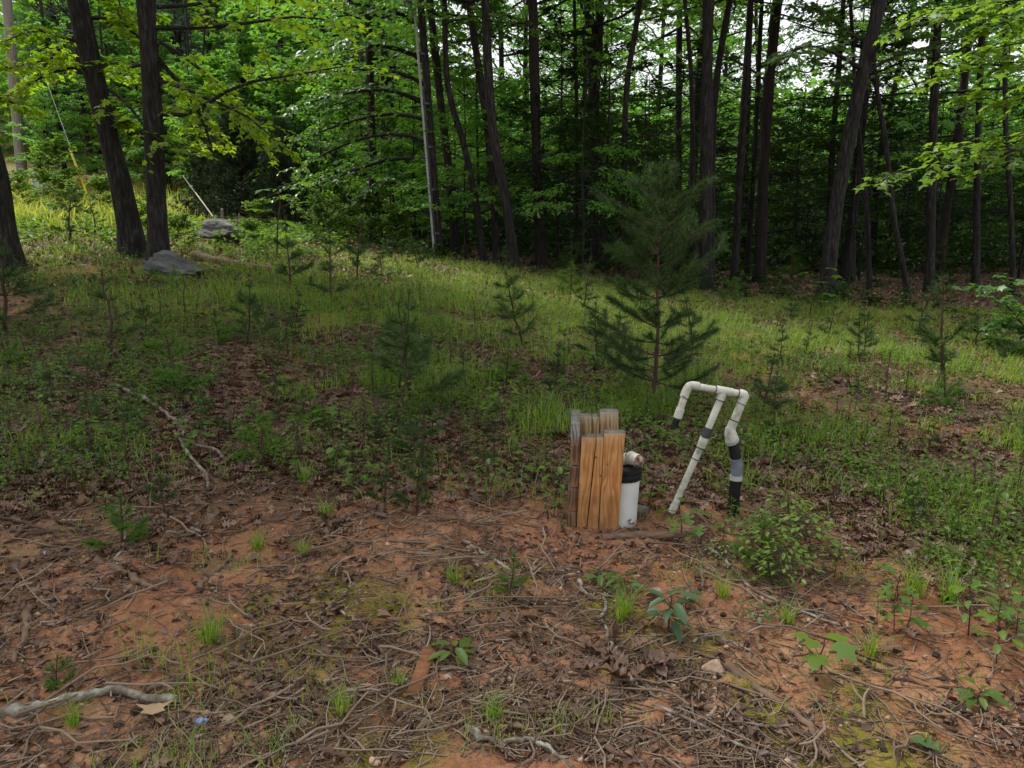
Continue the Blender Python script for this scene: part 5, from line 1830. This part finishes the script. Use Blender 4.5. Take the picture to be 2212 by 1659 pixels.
def litter(name, label, n, r0, r1, dens, smin, smax, shape, mat, seed, curl=True, lift=.012):
    rng = np.random.RandomState(seed)
    x, y = polar(rng, n, r0, r1, .86)
    keep = rng.rand(n) < dens(x, y)
    x, y = x[keep], y[keep]
    n = len(x)
    P = np.stack([x, y, hfun(x, y) + rng.uniform(.0, lift * 2, n)], 1)
    D = rng.normal(0, 1, (n, 3)) * [1, 1, .22]
    U = np.array([0, 0, 1.]) + rng.normal(0, .38, (n, 3))
    mb = MB()
    leaves(mb, P, D, U, rng.uniform(smin, smax, n), rng.uniform(.6, .95, n), shape, np.clip(rng.beta(2, 2.6, n) + .2 * (vnoise(x, y, .7, 41) - .5), 0, 1), rng.uniform(-.5, 1.0, n) if curl else None)
    return tag(link(name, mb.mesh(name, M[mat])), label, "leaf litter", None, "stuff")


litter("leaf_litter", "drifts of dry brown oak leaves in the clearing", 95000, 2.9, 14.0, lambda x, y: np.maximum(mould_mask(x, y) * sstep(.25, .6, vnoise(x, y, .55, 42) + .08), .85 * sstep(3.4, 4.4, y) * sstep(.3, .55, vnoise(x, y, .4, 44)) * (vnoise(x, y, 50, 0) > -1)), .03, .085, 'oaklobe', 'litter', 411)
litter("forest_litter", "brown leaf carpet under the dark wood", 60000, 11.0, 40.0, lambda x, y: np.clip(mould_mask(x, y), 0, 1) * .9, .05, .11, 'rhomb', 'litter', 412)
litter("crumb_litter", "broken leaf bits scattered over the clay", 24000, 1.9, 5.0, lambda x, y: .12 + .88 * sstep(.4, .7, vnoise(x, y, .4, 43)), .012, .04, 'oval', 'litter', 413, lift=.004)


def weeds_cover(name, label, n, r0, r1, dens, size, mat, seed, hmax=.22, per=9):
    rng = np.random.RandomState(seed)
    x, y = polar(rng, n, r0, r1, .84)
    keep = rng.rand(n) < dens(x, y)
    x, y = x[keep], y[keep]
    n = len(x)
    B = np.stack([x, y, hfun(x, y)], 1)
    H = rng.uniform(.04, hmax, n)
    mb = MB()
    top = B + np.stack([rng.normal(0, .25, n) * H, rng.normal(0, .25, n) * H, H], 1)
    tubes(mb, np.stack([B, (B + top) / 2 + [0, 0, .005], top], 1), np.full((n, 3), .0015), 3, .2)
    s = rng.uniform(.3, 1, (n, per, 1))
    A = B[:, None] * (1 - s) + top[:, None] * s
    D = rng.normal(0, 1, (n, per, 3)) * [1, 1, .35] + [0, 0, .1]
    U = np.array([0, 0, 1.]) + rng.normal(0, .35, (n, per, 3))
    sz = size * rng.uniform(.6, 1.3, (n, 1)) * rng.uniform(.7, 1.2, (n, per)) * (1 + .03 * np.clip(y, 0, 20))[:, None]
    leaves(mb, A + unit(D) * .015, D, U, sz.ravel(), .6, 'rhomb', (np.repeat(rng.rand(n), per) * .6 + .4 * rng.rand(n * per)))
    return tag(link(name, mb.mesh(name, M[mat])), label, "undergrowth", None, "stuff")


def d_weed(x, y):
    n = vnoise(x, y, .7, 51) * .65 + vnoise(x, y, .2, 52) * .35
    a = sstep(3.7, 5.6, y + .25 * np.clip(-x, 0, 3)) * sstep(17, 15, y) * sstep(.41, .60, n + .05 * sstep(-1, -4, x))
    r = sstep(.9, 1.9, x) * sstep(2.2, 2.9, y) * sstep(.42, .6, n)
    return np.clip(np.maximum(a * (1 - .45 * sstep(1.2, 2.5, x) * sstep(7, 5.5, y)), r * .8), 0, 1)


weeds_cover("undergrowth", "low leafy undergrowth over the clearing", 24000, 2.3, 16.5, d_weed, .023, 'weed', 421)
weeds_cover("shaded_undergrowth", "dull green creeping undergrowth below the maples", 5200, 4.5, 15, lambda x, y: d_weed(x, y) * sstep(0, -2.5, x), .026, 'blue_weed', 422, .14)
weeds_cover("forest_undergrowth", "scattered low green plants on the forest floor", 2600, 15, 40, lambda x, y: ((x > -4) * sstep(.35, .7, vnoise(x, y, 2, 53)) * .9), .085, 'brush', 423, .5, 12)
weeds_cover("bank_undergrowth", "sunlit leafy weeds around the far boulder", 7000, 11, 26, lambda x, y: sstep(-3.2, -4.8, x) * sstep(11.5, 13, y) * sstep(.25, .55, vnoise(x, y, 1.1, 54)), .075, 'weed', 424, .45, 11)

# pine straw and splinters
rng = np.random.RandomState(431)
x, y = polar(rng, 30000, 1.9, 9.5, .84)
keep = rng.rand(len(x)) < (1 - .75 * sstep(4.6, 7.5, y)) * (.4 + .6 * sstep(.3, .6, vnoise(x, y, .5, 61)))
x, y = x[keep], y[keep]
n = len(x)
az = rng.uniform(0, 3.14159, n)
L = rng.uniform(.03, .16, n) * rng.uniform(.5, 1.3, n)
t5 = np.linspace(-.5, .5, 3)
cur = rng.normal(0, .12, n)
X = x[:, None] + L[:, None] * (t5 * np.cos(az)[:, None] + cur[:, None] * (t5 ** 2) * 2 * -np.sin(az)[:, None])
Y_ = y[:, None] + L[:, None] * (t5 * np.sin(az)[:, None] + cur[:, None] * (t5 ** 2) * 2 * np.cos(az)[:, None])
Z = hfun(X, Y_) + rng.uniform(.003, .018, (n, 1))
mb = MB()
tubes(mb, np.stack([X, Y_, Z], -1), np.repeat(rng.gamma(2, .0008, n)[:, None] + .0008, 3, 1) * np.array([1, .9, .6]), 3, rng.rand(n))
tag(link("twig_litter", mb.mesh("twig_litter", M['twig'])), "carpet of fine twigs and pine straw over the clay", "twig litter", None, "stuff")
# gravelly crumbs
import bmesh
x, y = polar(rng, 9000, 1.9, 5.2, .84)
n = len(x)
tet = np.array([[1, 1, 1], [1, -1, -1], [-1, 1, -1], [-1, -1, 1.]]) / 1.7
octv = np.array([[1, 0, 0], [-1, 0, 0], [0, 1, 0], [0, -1, 0], [0, 0, 1], [0, 0, -1.]])
octf = np.array([[0, 2, 4], [2, 1, 4], [1, 3, 4], [3, 0, 4], [2, 0, 5], [1, 2, 5], [3, 1, 5], [0, 3, 5]])
s = rng.gamma(2.2, .0018, n)
V = octv[None] * s[:, None, None] * rng.uniform(.6, 1.3, (n, 6, 1)) * np.array([1.2, 1, .75]) + np.stack([x, y, hfun(x, y) + s * .3 + .004], 1)[:, None]
mb = MB()
mb.add(V, (np.arange(n)[:, None, None] * 6 + octf[None]).reshape(-1, 3), None, np.repeat(rng.rand(n), 6))
tag(link("gravel", mb.mesh("gravel", M['pebble'])), "fine clay crumbs and grit on the bare ground", "gravel", None, "stuff")

# the hillside wood that closes the view, read only as one mass
rng = np.random.RandomState(441)
n = 60000
th = rng.uniform(-.95, .95, n)
rr = rng.uniform(56, 92, n)
x, y = rr * np.sin(th), rr * np.cos(th)
top_h = 3 + 4.5 * vnoise(x, y, 5, 71) + 6 * sstep(.0, -.3, th) * sstep(-.60, -.5, th) + 2.5 * (vnoise(x, y, 1.7, 72) - .5)
P = np.stack([x, y, hfun(x, y) + top_h * rng.rand(n) ** .8], 1)
mb = MB()
leaves(mb, P, rng.normal(0, 1, (n, 3)) * [1, 1, .5], np.array([0, 0, 1.]) + rng.normal(0, .6, (n, 3)), rng.uniform(.45, .95, n), .7, 'rhomb', .5 * vnoise(x, y, 4, 73) + .5 * rng.rand(n))
tag(link("far_woods", mb.mesh("far_woods", M['far_leaf'])), "distant leafy hillside closing the view behind the trunks", "woods", None, "stuff")

rng = np.random.RandomState(442)
n = 42000
y = rng.uniform(25, 58, n)
x = rng.uniform(-.12, .9, n) * y
hh = .5 + 2.2 * vnoise(x, y, 2.4, 81) ** 1.5 + 1.5 * sstep(38, 56, y)
P = np.stack([x, y, hfun(x, y) + hh * rng.rand(n)], 1)
mb = MB()
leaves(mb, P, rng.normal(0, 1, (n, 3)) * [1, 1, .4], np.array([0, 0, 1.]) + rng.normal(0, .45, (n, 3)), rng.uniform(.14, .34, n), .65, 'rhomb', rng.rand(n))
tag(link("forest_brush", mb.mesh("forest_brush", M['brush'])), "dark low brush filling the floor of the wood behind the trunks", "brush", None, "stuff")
